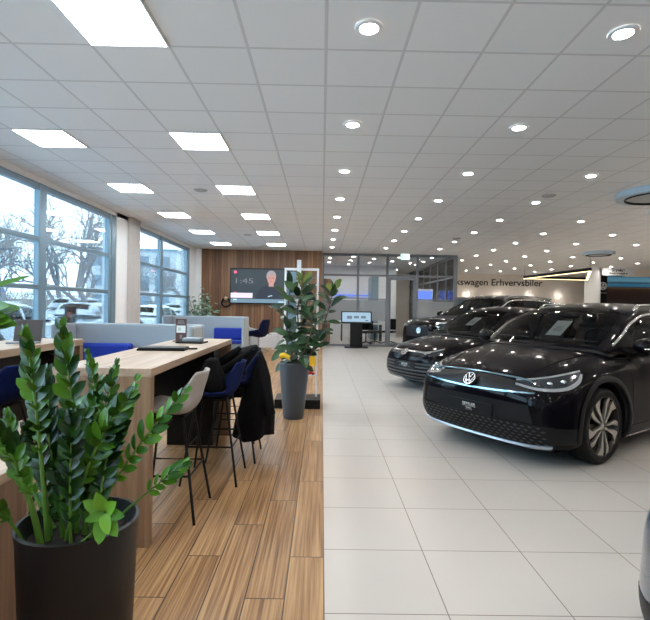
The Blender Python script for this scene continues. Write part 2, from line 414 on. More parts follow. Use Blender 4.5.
# glass partition
def partition():
    f = MB(); y0, y1 = YG, YG+.09
    f.box(-.02, 5.03, y0, y1, CEIL-.09, CEIL); f.box(-.02, 5.03, y0, y1, 0, .07)
    f.box(-.02, 5.03, y0, y1, 2.61, 2.68)
    f.box(-.02, 2.38, y0, y1, 1.75, 1.79); f.box(3.60, 5.03, y0, y1, 1.75, 1.79)
    for x in (-.02, 1.29, 2.38, 3.50, 4.9): f.box(x, x+(.08 if x < 4.8 else .13), y0-.01, y1+.01, 0, CEIL)
    o = struct(f.build('wall_glass', 'gframe', bevel=.005), 'grey framed glass partition of the office')
    g = MB()
    for a, b in ((.06, 1.29), (1.37, 2.38), (3.58, 4.9)): g.box(a, b, y0+.04, y0+.048, .07, CEIL-.09)
    g.box(2.46, 3.5, y0+.04, y0+.048, 2.68, CEIL-.09)
    g.build('glass_pane', 'partition', o)
    fr = MB()
    for a, b in ((.06, 1.29), (1.37, 2.38), (3.58, 4.9)): fr.box(a, b, y0+.03, y0+.036, .95, 1.72)
    fr.build('frosted_band', 'frostfilm', o)
    s = MB(); X0 = 4.95
    s.box(X0, X0+.08, y1, YE, CEIL-.09, CEIL); s.box(X0, X0+.08, y1, YE, 0, .07); s.box(X0, X0+.08, y1, YE, 2.61, 2.68); s.box(X0, X0+.08, y1, YE, 1.75, 1.79)
    for y in (18.9, 20.3, 21.7, 23.1, 24.5, 25.9): s.box(X0-.01, X0+.09, y, y+.09, 0, CEIL)
    o2 = struct(s.build('wall_glass', 'gframe'), 'side glass partition running back from the corner post')
    box(X0+.03, X0+.038, y1, YE, .07, CEIL-.09).build('glass_pane', 'partition', o2)
    d = MB(); d.box(2.47, 2.56, y0, y1, .02, 2.6); d.box(3.40, 3.49, y0, y1, .02, 2.6); d.box(2.56, 3.40, y0, y1, 2.49, 2.6); d.box(2.56, 3.40, y0, y1, .02, .14)
    do = struct(d.build('door_1', 'gframe', bevel=.005), 'grey framed glass office door')
    box(2.56, 3.40, y0+.04, y0+.048, .14, 2.49).build('door_glass', 'partition', do)
    MB().tube([(3.44, y0-.05, .95), (3.44, y0-.05, 1.25)], .012).tube([(3.44, y0-.05, 1.1), (3.44, y0, 1.1)], .01).build('door_handle', 'chrome', do)
fm = glassmat('frosted_glass_film', (.80, .83, .86), 1.0, .35)
_nt = fm.node_tree; _d = _nt.nodes.new('ShaderNodeBsdfDiffuse'); _d.inputs[0].default_value = (.50, .52, .54, 1); _mx = _nt.nodes.new('ShaderNodeMixShader'); _mx.inputs[0].default_value = .5
_o = _nt.nodes['Material Output']; _src = _o.inputs[0].links[0].from_socket
_nt.links.new(_src, _mx.inputs[1]); _nt.links.new(_d.outputs[0], _mx.inputs[2]); _nt.links.new(_mx.outputs[0], _o.inputs[0]); M['frostfilm'] = fm
partition()

# inside the glass office
t = thing('office_desk', 'white office desk seen through the left panes of the glass partition', 'desk', (1.6, 20.5, 0))
box(-.8, 1.0, -.4, .4, .72, .75).build('desk_top', 'white', t)
for x in (-.75, .93): box(x, x+.04, -.35, .35, 0, .72).build('leg', 'desk_dark', t)
def office_chair(x, y, rz, lab):
    t = thing('office_chair', lab, 'chair', (x, y, 0), rz, 'office chairs behind the glass')
    MB().box(-.24, .24, -.24, .24, .44, .52).build('seat', 'desk_dark', t, bevel=.03)
    MB().box(-.22, .22, .2, .27, .55, 1.0).build('backrest', 'desk_dark', t, bevel=.03)
    MB().tube([(0, 0, .08), (0, 0, .45)], .03).build('column', 'desk_dark', t)
    b = MB()
    for k in range(5): b.tube([(0, 0, .1), (.3*math.cos(k*2*PI/5), .3*math.sin(k*2*PI/5), .03)], .02)
    b.build('star_base', 'desk_dark', t)
office_chair(1.75, 18.6, .3, 'black office chair behind the glass right of the kiosk')
office_chair(2.75, 19.2, -.4, 'black office chair seen through the glass door')
office_chair(2.15, 19.0, 2.0, 'black office chair behind the glass just left of the door')
tag(box(.2, 2.6, 22.9, 22.999, 2.0, 2.05).build('light_strip', 'blue_em'), 'blue light strip on the office wall behind the left panes', 'light')
tag(box(4.15, 4.85, 20.7, 20.999, 0, 2.3).build('office_divider', 'white'), 'tall white divider inside the glass office right of the door', 'divider')
tag(box(4.2, 4.8, 20.66, 20.699, 1.85, 2.2).build('wall_screen', 'blue_em'), 'blue lit screen on the tall white divider right of the glass door', 'screen')
tag(box(.0, .35, 19.5, 22.0, .0, 2.6).build('brown_cupboard', 'woodwall'), 'brown cupboard against the left side of the glass office', 'cupboard')
tag(box(2.2, 2.5, 21.0, 22.6, .02, 2.85).build('blue_grey_cupboard', 'frame'), 'tall blue grey cupboard inside the glass office left of the door', 'cupboard')

# ================================================================== CEILING FIXTURES
def panel():
    t = thing('ceiling_panel_light', 'x', 'ceiling light', (0, 0, CEIL), 0, 'square LED ceiling panels')
    f = MB()
    for a in ((-.3, .3, -.3, -.285), (-.3, .3, .285, .3), (-.3, -.285, -.3, .3), (.285, .3, -.3, .3)): f.box(*a, -.012, -.001)
    f.build('frame', 'white', t)
    box(-.285, .285, -.285, .285, -.010, -.003).build('diffuser', 'panel_em', t)
    return t
first = panel(); used = False
ORD = ['nearest', 'second', 'third', 'fourth', 'fifth', 'sixth']
for side, x in (('window side', -3.3), ('showroom side', -1.5)):
    for k in range(-1, 6):
        y = 3.35+2.4*k
        o = first if not used else copy_tree(first); used = True
        o.location = (x, y, CEIL)
        if k < 0 or (side == 'window side' and k == 0): o['label'] = 'square white LED panel in the ceiling of the %s row, behind the viewpoint' % side
        else:
            i = k if side == 'showroom side' else k-1
            w = ORD[i] if not (side == 'window side' and i == 4) else 'farthest'
            if side == 'showroom side' and i == 5: w = 'farthest'
            o['label'] = 'square white LED panel, %s in the ceiling row on the %s' % (w, side)
t = thing('downlight', 'x', 'downlight', (0, 0, CEIL), 0, 'round downlights in the showroom ceiling')
MB().lathe([(.062, -.003), (.066, -.014), (.095, -.012), (.1, -.001)], 28).build('bezel', 'white', t, smooth=True)
MB().disc((0, 0, -.004), .066, 28).build('lamp_lens', 'down_em', t)
first = t; used = False
cnt = ['first', 'second', 'third', 'fourth', 'fifth', 'sixth', 'seventh', 'eighth', 'ninth', 'tenth', 'eleventh', 'twelfth', 'thirteenth']
cols = ['first', 'second', 'third', 'fourth', 'fifth', 'sixth', 'seventh', 'eighth']
for i in range(8):
    for k in range(-3, 13):
        x, y = .3+1.8*i, 3.35+1.775*k
        if i < 3 and (17 < y < 17.9 or 22.6 < y < 23.3): continue
        if y > 26.3 or x > 3*y*.42+6 and y > 4: continue
        o = first if not used else copy_tree(first); used = True
        o.location = (x, y, CEIL)
        if k >= 0: o['label'] = 'round ceiling downlight, %s one back in the %s line from the cafe' % (cnt[k], cols[i])
        else: o['label'] = 'downlight behind the viewpoint, %s step back in the %s line from the cafe' % (cnt[-k-1], cols[i])
for i, (x, y) in enumerate(((1.2, 18.6), (3.0, 18.6), (4.3, 18.6), (1.2, 20.2), (3.0, 20.2), (4.3, 20.2), (1.2, 21.9), (3.0, 21.9), (4.3, 21.9))):  # extra downlights added to brighten the office behind the glass
    o = copy_tree(first); o.location = (x, y, CEIL); o['group'] = 'added downlights brightening the glass office'
    o['label'] = 'added downlight brightening the glass office, %s row, %s' % (('front', 'middle', 'rear')[i//3], ('left', 'centre', 'right')[i % 3])
def smoke(x, y, lab):
    t = thing('ceiling_speaker', lab, 'speaker', (x, y, CEIL), 0, 'round grey ceiling speakers')
    MB().lathe([(.0, -.02), (.09, -.02), (.11, -.012), (.12, -.001)], 24).build('speaker_grille', 'ceil_grey', t, smooth=True)
smoke(-2.13, 8.2, 'round grey ceiling speaker nearest, between the LED panel rows')
smoke(-2.12, 13.35, 'small far grey ceiling speaker between the LED panel rows')
smoke(3.88, 8.15, 'round grey ceiling speaker near the large ring fixture')
smoke(3.76, 13.3, 'far grey ceiling speaker above the parked cars')
def ring(x, y, r, lab):
    t = thing('ceiling_ring_fixture', lab, 'ceiling fixture', (x, y, CEIL), 0, 'round ring ceiling fixtures')
    MB().lathe([(r*.80, -.10), (r, -.10), (r, -.001), (r*.96, -.001), (r*.80, -.08), (r*.80, -.10)], 48).build('outer_ring', 'ring_blue', t, smooth=True, auto=30)
    MB().lathe([(r*.78, -.12), (r*.805, -.12), (r*.805, -.08), (r*.78, -.08), (r*.78, -.12)], 48).build('black_ring', 'black', t)
    MB().lathe([(.0001, -.10), (r*.60, -.10), (r*.78, -.085)], 48).build('centre_disc', 'ceil_grey', t, smooth=True)
ring(5.52, 7.75, .62, 'large round ring ceiling fixture at the right edge above the front car')
ring(9.3, 15.9, .48, 'small far round ring ceiling fixture above the white column')
t = thing('motion_sensor', 'small white sensor on the ceiling below the large ring fixture', 'sensor', (6.4, 9.3, CEIL))
MB().lathe([(.0, -.06), (.03, -.055), (.05, -.02), (.05, 0)], 16).build('housing', 'white', t, smooth=True)
# exit sign
t = thing('exit_sign', 'small lit green and white exit sign on the ceiling above the glass door', 'sign', (3.03, 17.4, 3.1))
MB().box(-.17, .17, -.02, .02, .12, .345).build('housing', 'white', t)
box(-.165, .165, -.026, -.021, .125, .34).build('sign_face', 'exit_em', t)
pm = MB()   # running figure and arrow
pm.ell((.04, -.028, .305), (.016, .003, .016), 10, 6)
for a, b in (((.035, .285), (.0, .225)), ((.03, .28), (.075, .255)), ((.03, .275), (-.01, .265)), ((.0, .225), (.03, .19)), ((.03, .19), (.03, .15)), ((.0, .225), (-.03, .18)), ((-.03, .18), (-.07, .175))):
    pm.tube([(a[0], -.028, a[1]), (b[0], -.028, b[1])], .008, 6)
pm.box(-.14, -.09, -.03, -.027, .15, .32); pm.box(.09, .14, -.03, -.027, .22, .24)
pm.build('running_figure', 'exit_green', t)

# far suspended triangular lamp
t = thing('triangle_pendant_lamp', 'large black triangular pendant lamp with warm light strip left of the white column', 'pendant lamp', (0, 0, 0))
tri = [(9.0, 21.0), (9.3, 16.4), (11.95, 21.3)]
f = MB(); e = MB(); w = MB()
for i in range(3):
    a, b = Vector(tri[i]), Vector(tri[(i+1) % 3]); n = (b-a).normalized(); q = Vector((-n.y, n.x))*.045
    for mbx, z0, z1 in ((f, 2.85, 2.96), (e, 2.83, 2.849)):
        mbx.prism([tuple(a-q-n*.03), tuple(b-q+n*.03), tuple(b+q+n*.03), tuple(a+q-n*.03)], z0, z1)
    w.tube([(a.x, a.y, 2.95), (a.x, a.y, CEIL-.001)], .006, 6)
f.build('frame', 'black', t); e.build('light_strip', 'strip_em', t); w.build('suspension_wire', 'black', t)

# ================================================================== FAR RIGHT BACKGROUND
struct(MB().lathe([(.33, 0), (.33, CEIL)], 40, (12.55, 21.9, 0)).build('trim_column', 'white', smooth=True), 'round white column in the far showroom')
t = thing('wall_sign', 'black lettering on the cream far wall above the rear car', 'sign', (0, 0, 0))
text('Volkswagen Erhvervsbiler', .52, 'text', t, (9.72, YE-.008, 2.97), depth=.006, width=5.75, bold=.006)
ledge = MB().box(5.4, 13.0, YE-.3, YE, 2.02, 2.10); struct(ledge.build('trim_ledge', 'gframe'), 'grey ledge on the far wall')
struct(box(5.4, 13.0, YE-.06, YE-.001, .3, 2.0).build('window_3', 'bwin'), 'dark glazed strip under the far wall ledge')
for i in range(4):
    t = thing('wall_washer_lamp', 'small wall washer lamp on the far wall ledge under the lettering, %s from the left' % ORD[i].replace('nearest', 'first'), 'lamp', (8.3+1.75*i, YE-.25, 2.10), 0, 'wall washers on the far ledge')
    MB().lathe([(.0, 0), (.05, 0), (.05, .05), (.0, .05)], 12).build('housing', 'white', t)
    l = bpy.data.lights.new('washer', 'POINT'); l.energy = 2.5; l.color = (1, .96, .9); l.shadow_soft_size = .05
    lo = bpy.data.objects.new('washer_bulb', l); COL.objects.link(lo); lo.parent = t; lo.location = (0, 0, .12)
t = thing('hanging_sign', 'pale hanging sign with black lettering reading Service right of the column', 'sign', (13.5, 21.5, 3.09))
box(-.75, .72, -.03, .03, 0, .355).build('board', 'white', t)
text('Service', .20, 'text', t, (-.02, -.034, .24), depth=.002, width=.62, bold=.008)
text('Erhvervsbiler', .12, 'text', t, (-.02, -.034, .09), depth=.002, width=.85, bold=.004)
struct(box(14.25, XR, 22.2, 22.4, 3.1, CEIL).build('trim_bulkhead', 'wall_warm'))
def m_ledwall():
    m, nt, b = newmat('display_wall_picture'); x = NX(nt); X, Y, Z, P = x.pos()
    n = x.noise(x.comb(x.m('MULTIPLY', X, 1.0), 0.0, x.m('MULTIPLY', Z, 9.0)), 1.0, 3)
    z = x.m('ADD', Z, x.m('MULTIPLY', n, .06))
    c = x.ramp(x.m('DIVIDE', z, 3.4), [(.0, (.002, .0015, .0015)), (.70, (.006, .002, .0015)), (.77, (.014, .006, .003)), (.785, (.06, .035, .012)), (.795, (.004, .006, .012)), (.81, (.015, .07, .12)), (.85, (.02, .09, .15)), (.855, (.003, .008, .014)), (.895, (.07, .17, .22)), (.95, (.04, .11, .17)), (.965, (.004, .004, .005))])
    b.inputs['Base Color'].default_value = (.01, .01, .01, 1); b.inputs['Roughness'].default_value = .3
    nt.links.new(c, b.inputs['Emission Color']); b.inputs['Emission Strength'].default_value = .75
    return m
M['ledwall'] = m_ledwall()
t = thing('display_wall', 'dark wide display wall with blue bands and round emblem at the right edge', 'display', (0, 0, 0))
box(13.75, 18.9, 23.9, 24.2, 0, 3.36).build('cabinet', 'black', t)
box(14.45, 18.8, 23.88, 23.899, .6, 3.28).build('screen', 'ledwall', t)

# ---------------------------------------------------------------- emblem (ring with V over W)
def emblem(parent, m, T, r=.06, name='emblem'):
    """T maps local (a, b, depth) on the emblem plane to parent space"""
    o = MB(); n = 36
    prof = [(r*.86, 0), (r*.86, .2*r), (r, .2*r), (r, 0), (r*.86, 0)]
    vs = []
    for rr, h in prof:
        for j in range(n): vs.append(T(rr*math.cos(2*PI*j/n), rr*math.sin(2*PI*j/n), h))
    o.add(vs, [(i*n+j, i*n+(j+1) % n, (i+1)*n+(j+1) % n, (i+1)*n+j) for i in range(4) for j in range(n)])
    w = .10*r
    def stroke(p, q, w=w):
        p, q = Vector(p)*r, Vector(q)*r; d = (q-p).normalized(); k = Vector((-d.y, d.x))*w
        o.prism([tuple(p-k), tuple(q-k), tuple(q+k), tuple(p+k)], .02*r, .2*r, T=lambda a, b, c: T(a, b, c))
    stroke((-.36, .80), (-.03, .10)); stroke((.36, .80), (.03, .10))
    stroke((-.75, .48), (-.32, -.74)); stroke((-.32, -.74), (0, -.02)); stroke((0, -.02), (.32, -.74)); stroke((.32, -.74), (.75, .48))
    return o.build(name, m, parent)
emblem(t, 'text_w', lambda a, b, c: (14.2+a, 23.87-c, 2.72+b), .2)
text('Service', .1, 'text_w', t, (14.2, 23.87, 2.38), depth=.002, width=.4)

# ================================================================== CARS
def interp(tab, x):
    if x <= tab[0][0]: return tab[0][1]
    for (a, p), (b, q) in zip(tab, tab[1:]):
        if x <= b:
            k = (x-a)/(b-a); return p+(q-p)*k
    return tab[-1][1]
def sinterp(tab, x):
    """smooth (catmull-rom) table lookup"""
    n = len(tab)
    if x <= tab[0][0]: return tab[0][1]
    if x >= tab[-1][0]: return tab[-1][1]
    for i in range(n-1):
        if x <= tab[i+1][0]:
            (x1, y1), (x2, y2) = tab[i], tab[i+1]
            m1 = (y2-tab[i-1][1])/(x2-tab[i-1][0]) if i > 0 else (y2-y1)/(x2-x1)
            m2 = (tab[i+2][1]-y1)/(tab[i+2][0]-x1) if i+2 < n else (y2-y1)/(x2-x1)
            h = x2-x1; k = (x-x1)/h
            return (2*k**3-3*k*k+1)*y1+(k**3-2*k*k+k)*h*m1+(-2*k**3+3*k*k)*y2+(k**3-k*k)*h*m2
def axis_samples(h, r, n, m=6):
    a = [-(h-r)-r*math.tan(R(45*k/m)) for k in range(m, 0, -1)]
    b = [-(h-r)+2*(h-r)*k/n for k in range(n+1)]
    return a+b+[-q for q in a[::-1]]

def car(P, name, label, group=None, detail=True, paint='paint', cat='car'):
    """local axes: +x runs back from the nose, -y is the car's left, z up"""
    L_, W_ = P['L'], P['W']; sf, sr, wr = P['sf'], P['sr'], P['wr']
    root = thing(name, label, cat, (0, 0, 0), 0, group)
    hx, hy, hz = L_/2, W_/2, .5; rs, ry, rz = .30, .26, .13
    A = axis_samples(hx, rs, 60); B = axis_samples(hy, ry, 16); C = axis_samples(hz, rz, 10)
    top = P['top']; rear_top = top[-1][1]
    def deform(p):
        x, y, z = p; c = (max(-(hx-rs), min(hx-rs, x)), max(-(hy-ry), min(hy-ry, y)), max(-(hz-rz), min(hz-rz, z)))
        d = Vector(((x-c[0])/rs, (y-c[1])/ry, (z-c[2])/rz))
        if d.length > 1e-9: d.normalize()
        x, y, z = c[0]+d.x*rs, c[1]+d.y*ry, c[2]+d.z*rz
        s = x+hx; t = z+.5; ay = abs(y)/hy
        ff = max(0, 1-s/1.0)**1.5; fr = max(0, 1-(L_-s)/.9)**1.5
        zt = sinterp(top, s)-P.get('crown', .07)*ay**2.2*(1 if s < 1.6 else .4)
        zb = P['zb']+.06*max(0, 1-s/.5)*0
        z = zb+t*(zt-zb)
        s += ff*P['plan']*ay**2.6 + ff*sinterp(P['nose'], t)
        s -= fr*(.16*ay**2.6 + sinterp([(0, .16), (.3, .02), (.6, 0), (.85, .05), (1, .10)], t))
        wf = sinterp(P['side'], t)
        arch = max(math.exp(-((s-sf)/.45)**2), math.exp(-((s-sr)/.5)**2))
        wf += .018*arch*max(0, 1-abs(t-.55)/.5)
        wf *= 1-.05*max(0, 1-s/1.2)**2-.07*max(0, 1-(L_-s)/1.1)**2
        return (s, y*wf, z)
    idx = {}; V = []; Fc = []
    def vid(p):
        k = tuple(round(q, 5) for q in p)
        if k not in idx: idx[k] = len(V); V.append(deform(p))
        return idx[k]
    def face(U, W, f):
        for a, b in zip(U, U[1:]):
            for c, d in zip(W, W[1:]):
                q = [vid(f(a, c)), vid(f(b, c)), vid(f(b, d)), vid(f(a, d))]
                if len(set(q)) == 4: Fc.append(tuple(q))
    for sg in (-1, 1):
        face(A, B, lambda a, b: (a, b, sg*hz)); face(A, C, lambda a, b: (a, sg*hy, b)); face(B, C, lambda a, b: (sg*hx, a, b))
    bvh = BVHTree.FromPolygons([Vector(v) for v in V], Fc)
    # body with wheel wells cut by bmesh boolean
    mb = MB(); mb.v = V; mb.f = Fc
    body = mb.build('body', paint, root, smooth=True)
    cut = MB(); wa = wr+.065
    for sx in (sf, sr):
        for sy in (-1, 1):
            y0, y1 = sorted((sy*(hy-.30), sy*(hy+.2)))
            cut.lathe([(1e-4, y0), (wa, y0), (wa, y1), (1e-4, y1)], 48, (sx, 0, wr), 'y')
    cu = cut.build('cutter', 'black', merge=True)
    md = body.modifiers.new('b', 'BOOLEAN'); md.object = cu; md.operation = 'DIFFERENCE'; md.solver = 'EXACT'
    bpy.context.view_layer.update()
    dg = bpy.context.evaluated_depsgraph_get(); me = bpy.data.meshes.new_from_object(body.evaluated_get(dg)); body.modifiers.clear()
    bm = bmesh.new(); bm.from_mesh(me)
    me.materials.clear(); me.materials.append(M[paint]); me.materials.append(M['blackpl'])
    for f in bm.faces:
        cc = f.calc_center_median(); f.smooth = True; f.material_index = 0
        for sx in (sf, sr):
            rr = math.hypot(cc.x-sx, cc.z-wr)
            if rr < wa+.002 and abs(cc.y) > hy-.32 and (rr < wa-.01 or abs(f.normal.y) < .3) and (rr > wa-.01 or abs(abs(cc.y)-(hy-.30)) < .01 or True) and rr <= wa+.001:
                f.material_index = 1; f.smooth = False
    bm.to_mesh(me); bm.free(); me.set_sharp_from_angle(angle=R(35))
    body.data = me; me.name = 'body'; bpy.data.objects.remove(cu)

    def pf(y, z, off=.004):          # front projection
        h = bvh.ray_cast(Vector((-1.5, y, z)), Vector((1, 0, 0)))
        if h[0] is None: return Vector((.3, y, z))
        return h[0]+h[1].normalized()*off*(1 if h[1].x < 0 else -1)
    def pd(y, z, off=.004, ang=35):  # diagonal projection, for things that wrap round the corner
        s_ = -1 if y < 0 else 1; d = Vector((math.cos(R(ang)), -s_*math.sin(R(ang)), 0))
        o = Vector((0, y, z))-d*2.5
        h = bvh.ray_cast(o, d)
        if h[0] is None: return Vector((.3, y, z))
        n = h[1].normalized();  n = n if n.dot(d) < 0 else -n
        return h[0]+n*off
    def ps(s, z, sy, off=.004):      # side projection
        h = bvh.ray_cast(Vector((s, sy*2, z)), Vector((0, -sy, 0)))
        if h[0] is None: return Vector((s, sy*hy, z))
        n = h[1].normalized(); n = n if n.y*sy > 0 else -n
        return h[0]+n*off
    def pa(a, z, off=.004):          # projection from an angle round the nose, 0 = straight ahead, degrees
        d = Vector((math.cos(R(a)), -math.sin(R(a)), 0)); o = Vector((1.0, 0, z))-d*3
        h = bvh.ray_cast(o, d)
        if h[0] is None: return Vector((.3, a*.015, z))
        n = h[1].normalized(); n = n if n.dot(d) < 0 else -n
        return h[0]+n*off
    def pt(s, y, off=.004):
        h = bvh.ray_cast(Vector((s, y, 3)), Vector((0, 0, -1)))
        if h[0] is None: return Vector((s, y, 1))
        return h[0]+Vector((0, 0, off))
    def ribbon(nm, m, upper, lower, proj, n=24, k=4, off=.004, parent=root, thick=.012):
        """a band between two curves of (a, z), laid over the body with real thickness"""
        b = MB()
        ua, la = [p[0] for p in upper], [p[0] for p in lower]
        def fn(u, v):
            i = u
            a0 = ua[0]+(ua[-1]-ua[0])*i; a1 = la[0]+(la[-1]-la[0])*i
            z0 = sinterp(upper, a0) if ua[-1] > ua[0] else sinterp(upper[::-1], a0)
            z1 = sinterp(lower, a1) if la[-1] > la[0] else sinterp(lower[::-1], a1)
            return proj(a0+(a1-a0)*v, z0+(z1-z0)*v, off)
        def fb(u, v):
            i = u
            a0 = ua[0]+(ua[-1]-ua[0])*i; a1 = la[0]+(la[-1]-la[0])*i
            z0 = sinterp(upper, a0) if ua[-1] > ua[0] else sinterp(upper[::-1], a0)
            z1 = sinterp(lower, a1) if la[-1] > la[0] else sinterp(lower[::-1], a1)
            return proj(a0+(a1-a0)*v, z0+(z1-z0)*v, off-thick)
        b.grid(fn, n, k)
        # skirt
        edge = [(i/n, 0) for i in range(n+1)]+[(1, j/k) for j in range(1, k+1)]+[(i/n, 1) for i in range(n-1, -1, -1)]+[(0, j/k) for j in range(k-1, 0, -1)]
        vs = [fn(*e) for e in edge]+[fb(*e) for e in edge]; q = len(edge)
        b.add(vs, [(i, (i+1) % q, q+(i+1) % q, q+i) for i in range(q)])
        return b.build(nm, m, parent, smooth=True, merge=True)
    def mir(tab): return [(-a, z) for a, z in tab]

    # ---------------- greenhouse
    G = P['gh']; zr = G['roof']; s0, s1 = zr[0][0], zr[-1][0]; zbelt = G['belt']
    def Gp(s, v):
        v0 = v
        zt_ = sinterp(zr, s); hb = sinterp(G['half'], s); zb_ = sinterp(zbelt, s); h = max(.0, zt_-zb_)
        wr_ = hb-G['tumble']*h/.55
        cr = .085*min(1, h/.5)+.008
        ze = zt_-cr
        if v < .5:
            k = v/.5; y = hb+(wr_-hb)*k+.02*math.sin(PI*k); z = zb_-.03+(max(ze, zb_-.01)-zb_+.03)*k
        else:
            k = (v-.5)/.5; y = wr_*(1-k); z = max(ze, zb_-.01)+(zt_-max(ze, zb_-.01))*(1-(1-k)**2.6)
        fl = max(0, min(1, (G['head']+.5-s)/.6)); flr = max(0, min(1, (s-(s1-.9))/.6))
        ss = s+G['bow']*(y/max(hb, .1))**2*fl-.10*(y/max(hb, .1))**2*flr
        return Vector((ss, -y, z))
    ns = 84; vs_ = [0, .04, .08, .16, .24, .32, .40, .43, .46, .5, .53, .56, .60, .64, .70, .76, .82, .88, .94, 1.0]
    S = [s0+(s1-s0)*i/ns for i in range(ns+1)]
    head = G['head']; tail = G['tail']
    shell, wind, sideg, rearg, roof = MB(), MB(), {}, MB(), MB()
    def quad(b, i, j, sg):
        q = [Gp(S[i], vs_[j]), Gp(S[i+1], vs_[j]), Gp(S[i+1], vs_[j+1]), Gp(S[i], vs_[j+1])]
        q = [Vector((p.x, p.y*sg, p.z)) for p in q]; b.add(q, [(0, 1, 2, 3)])
    for i in range(ns):
        sm = (S[i]+S[i+1])/2
        for j in range(len(vs_)-1):
            vm = (vs_[j]+vs_[j+1])/2
            for sg in (1, -1):
                if sm < head and vm > .545 and sm > s0+.05: quad(wind, i, j, sg)
                elif sm > tail and vm > .60 and sm < s1-.12: quad(rearg, i, j, sg)
                elif .04 < vm < .43:
                    win = None
                    for wi, (a, b_) in enumerate(G['wins']):
                        if a < sm < b_: win = wi
                    if win is None: quad(shell, i, j, sg)
                    else: quad(sideg.setdefault((win, sg), MB()), i, j, sg)
                else: quad(shell, i, j, sg)
    shell.build('roof_and_pillars', G.get('rmat', paint), root, smooth=True, merge=True, auto=50)
    wind.build('windshield', 'carglass', root, smooth=True, merge=True, auto=80)
    rearg.build('rear_window', 'carglass', root, smooth=True, merge=True, auto=80)
    for b in sideg.values(): b.build('side_window', 'carglass', root, smooth=True, merge=True, auto=80)
    for sg in (1, -1):
        pts = []
        for i in range(60):
            s = G['chr'][0]+(G['chr'][1]-G['chr'][0])*i/59; p = Gp(s, .465); pts.append((p.x, p.y*sg-.006*sg, p.z))
        if P.get('chrome_line', True): MB().tube(pts, .013, 6, flat=1.3).build('window_trim', 'chrome', root, smooth=True, auto=80)
        if P.get('rails'):
            pts = []
            for i in range(40):
                u = i/39; s = P['rails'][0]+(P['rails'][1]-P['rails'][0])*u; p = Gp(s, .56)
                lift = .05*min(1, u/.07, (1-u)/.07); pts.append((p.x, (p.y)*sg, p.z+lift-.008))
            MB().tube(pts, .014, 8).build('roof_rail', 'chrome', root, smooth=True, auto=80)
    # interior
    wb = sinterp(G['half'], head)
    ck = MB().box(s0+.22, s1-.3, -wb+.07, wb-.07, .80, .985); ck.build('cabin_floor', 'cabin', root)
    db = MB()
    db.grid(lambda u, v: (s0+.10+v*.62+.10*(2*u-1)**2, (2*u-1)*(wb-.10), sinterp(zbelt, s0+.3)+.02+.035*math.sin(v*PI)-.07*(2*u-1)**4-v*.03), 20, 8)
    db.build('dashboard', 'cabin', root, smooth=True, solid=.03, auto=80)
    sw = MB(); cx, cy, cz = s0+.86, -.37, P['gh']['belt'][0][1]+.05
    ax = Vector((-.85, 0, -.5)).normalized(); e1 = Vector((0, 1, 0)); e2 = ax.cross(e1)
    sw.tube([Vector((cx, cy, cz))+e1*.18*math.cos(a*PI/16)+e2*.18*math.sin(a*PI/16) for a in range(33)], .014, 8, caps=False)
    sw.tube([(cx, cy-.17, cz), (cx, cy+.17, cz)], .02, 6); sw.ell((cx, cy, cz), (.03, .06, .05), 10, 6)
    sw.build('steering_wheel', 'blackpl', root, smooth=True, auto=60)
    for sx in (head+.15, head+1.05):
        for cy in (-.37, .37):
            st = MB(); zs = .9
            top_ = min(sinterp(zr, sx+.2)-.14, sinterp(zbelt, sx)+.42)
            def sf_(u, v):
                a = u*2*PI; k = v; w = (.22-.05*k)*(1 if k < .98 else .7); th = .07*(1-.4*k)
                return (sx+.16*k+th*math.cos(a), cy+w*math.sin(a)*(1-.15*abs(math.sin(a))**3), zs+(top_-.16-zs)*k)
            st.grid(sf_, 20, 8); st.ell((sx+.14, cy, top_-.17), (.05, .16, .05), 12, 6)
            st.ell((sx+.15, cy, top_-.06), (.05, .12, .085), 14, 8)
            st.build('seat', 'seatf', root, smooth=True, auto=70)
    MB().ell((head+.02, 0, sinterp(zr, head+.1)-.13), (.03, .13, .035), 14, 8).build('rear_view_mirror', 'blackpl', root, smooth=True)
    # wiper and cowl
    cw = MB()
    cw.grid(lambda u, v: Vector((Gp(s0+.03, 1).x+.0+G['bow']*(2*u-1)**2*.92-.06+v*.11, (2*u-1)*(wb-.06), 0))+Vector((0, 0, pt(s0-.02+v*.06+G['bow']*(2*u-1)**2*.9-.04, (2*u-1)*(wb-.10)).z+.004+v*.012)), 24, 2)
    cw.build('cowl', 'blackpl', root, smooth=True, solid=.01)
    wp = MB()
    for y0, y1 in ((-.62, -.02), (.05, .55)):
        wp.tube([Gp(s0+.09+.0*i, 1-(abs(y0+(y1-y0)*i/8)/.8)*.45)*1+Vector((0, (y0+(y1-y0)*i/8)-Gp(s0+.09, 1-(abs(y0+(y1-y0)*i/8)/.8)*.45).y, .022)) for i in range(9)], .009, 6)
    wp.build('wiper', 'black', root)
    # mirrors
    for sg in (-1, 1):
        mx, my, mz = s0+.53, sg*(hy+.05), sinterp(zbelt, s0+.7)+.065
        mo = MB().ell((mx, my, mz), (.10, .13, .085), 18, 12, T=lambda p: Vector((p.x+.3*abs(p.y-my)*(1 if sg*(p.y-my) > 0 else -.1), p.y, p.z))).build('mirror', paint, root, smooth=True)
        MB().tube([(mx+.02, my-sg*.03, mz-.05), (mx+.05, sg*(hy-.10), mz-.10)], [.022, .02], 8).build('mirror_foot', 'blackpl', mo)
        if sg < 0: MB().tube([(mx-.086+.012*abs(k-3), my+sg*(-.08+.03*k), mz-.02) for k in range(7)], .009, 6).build('mirror_strip', 'chrome', mo)
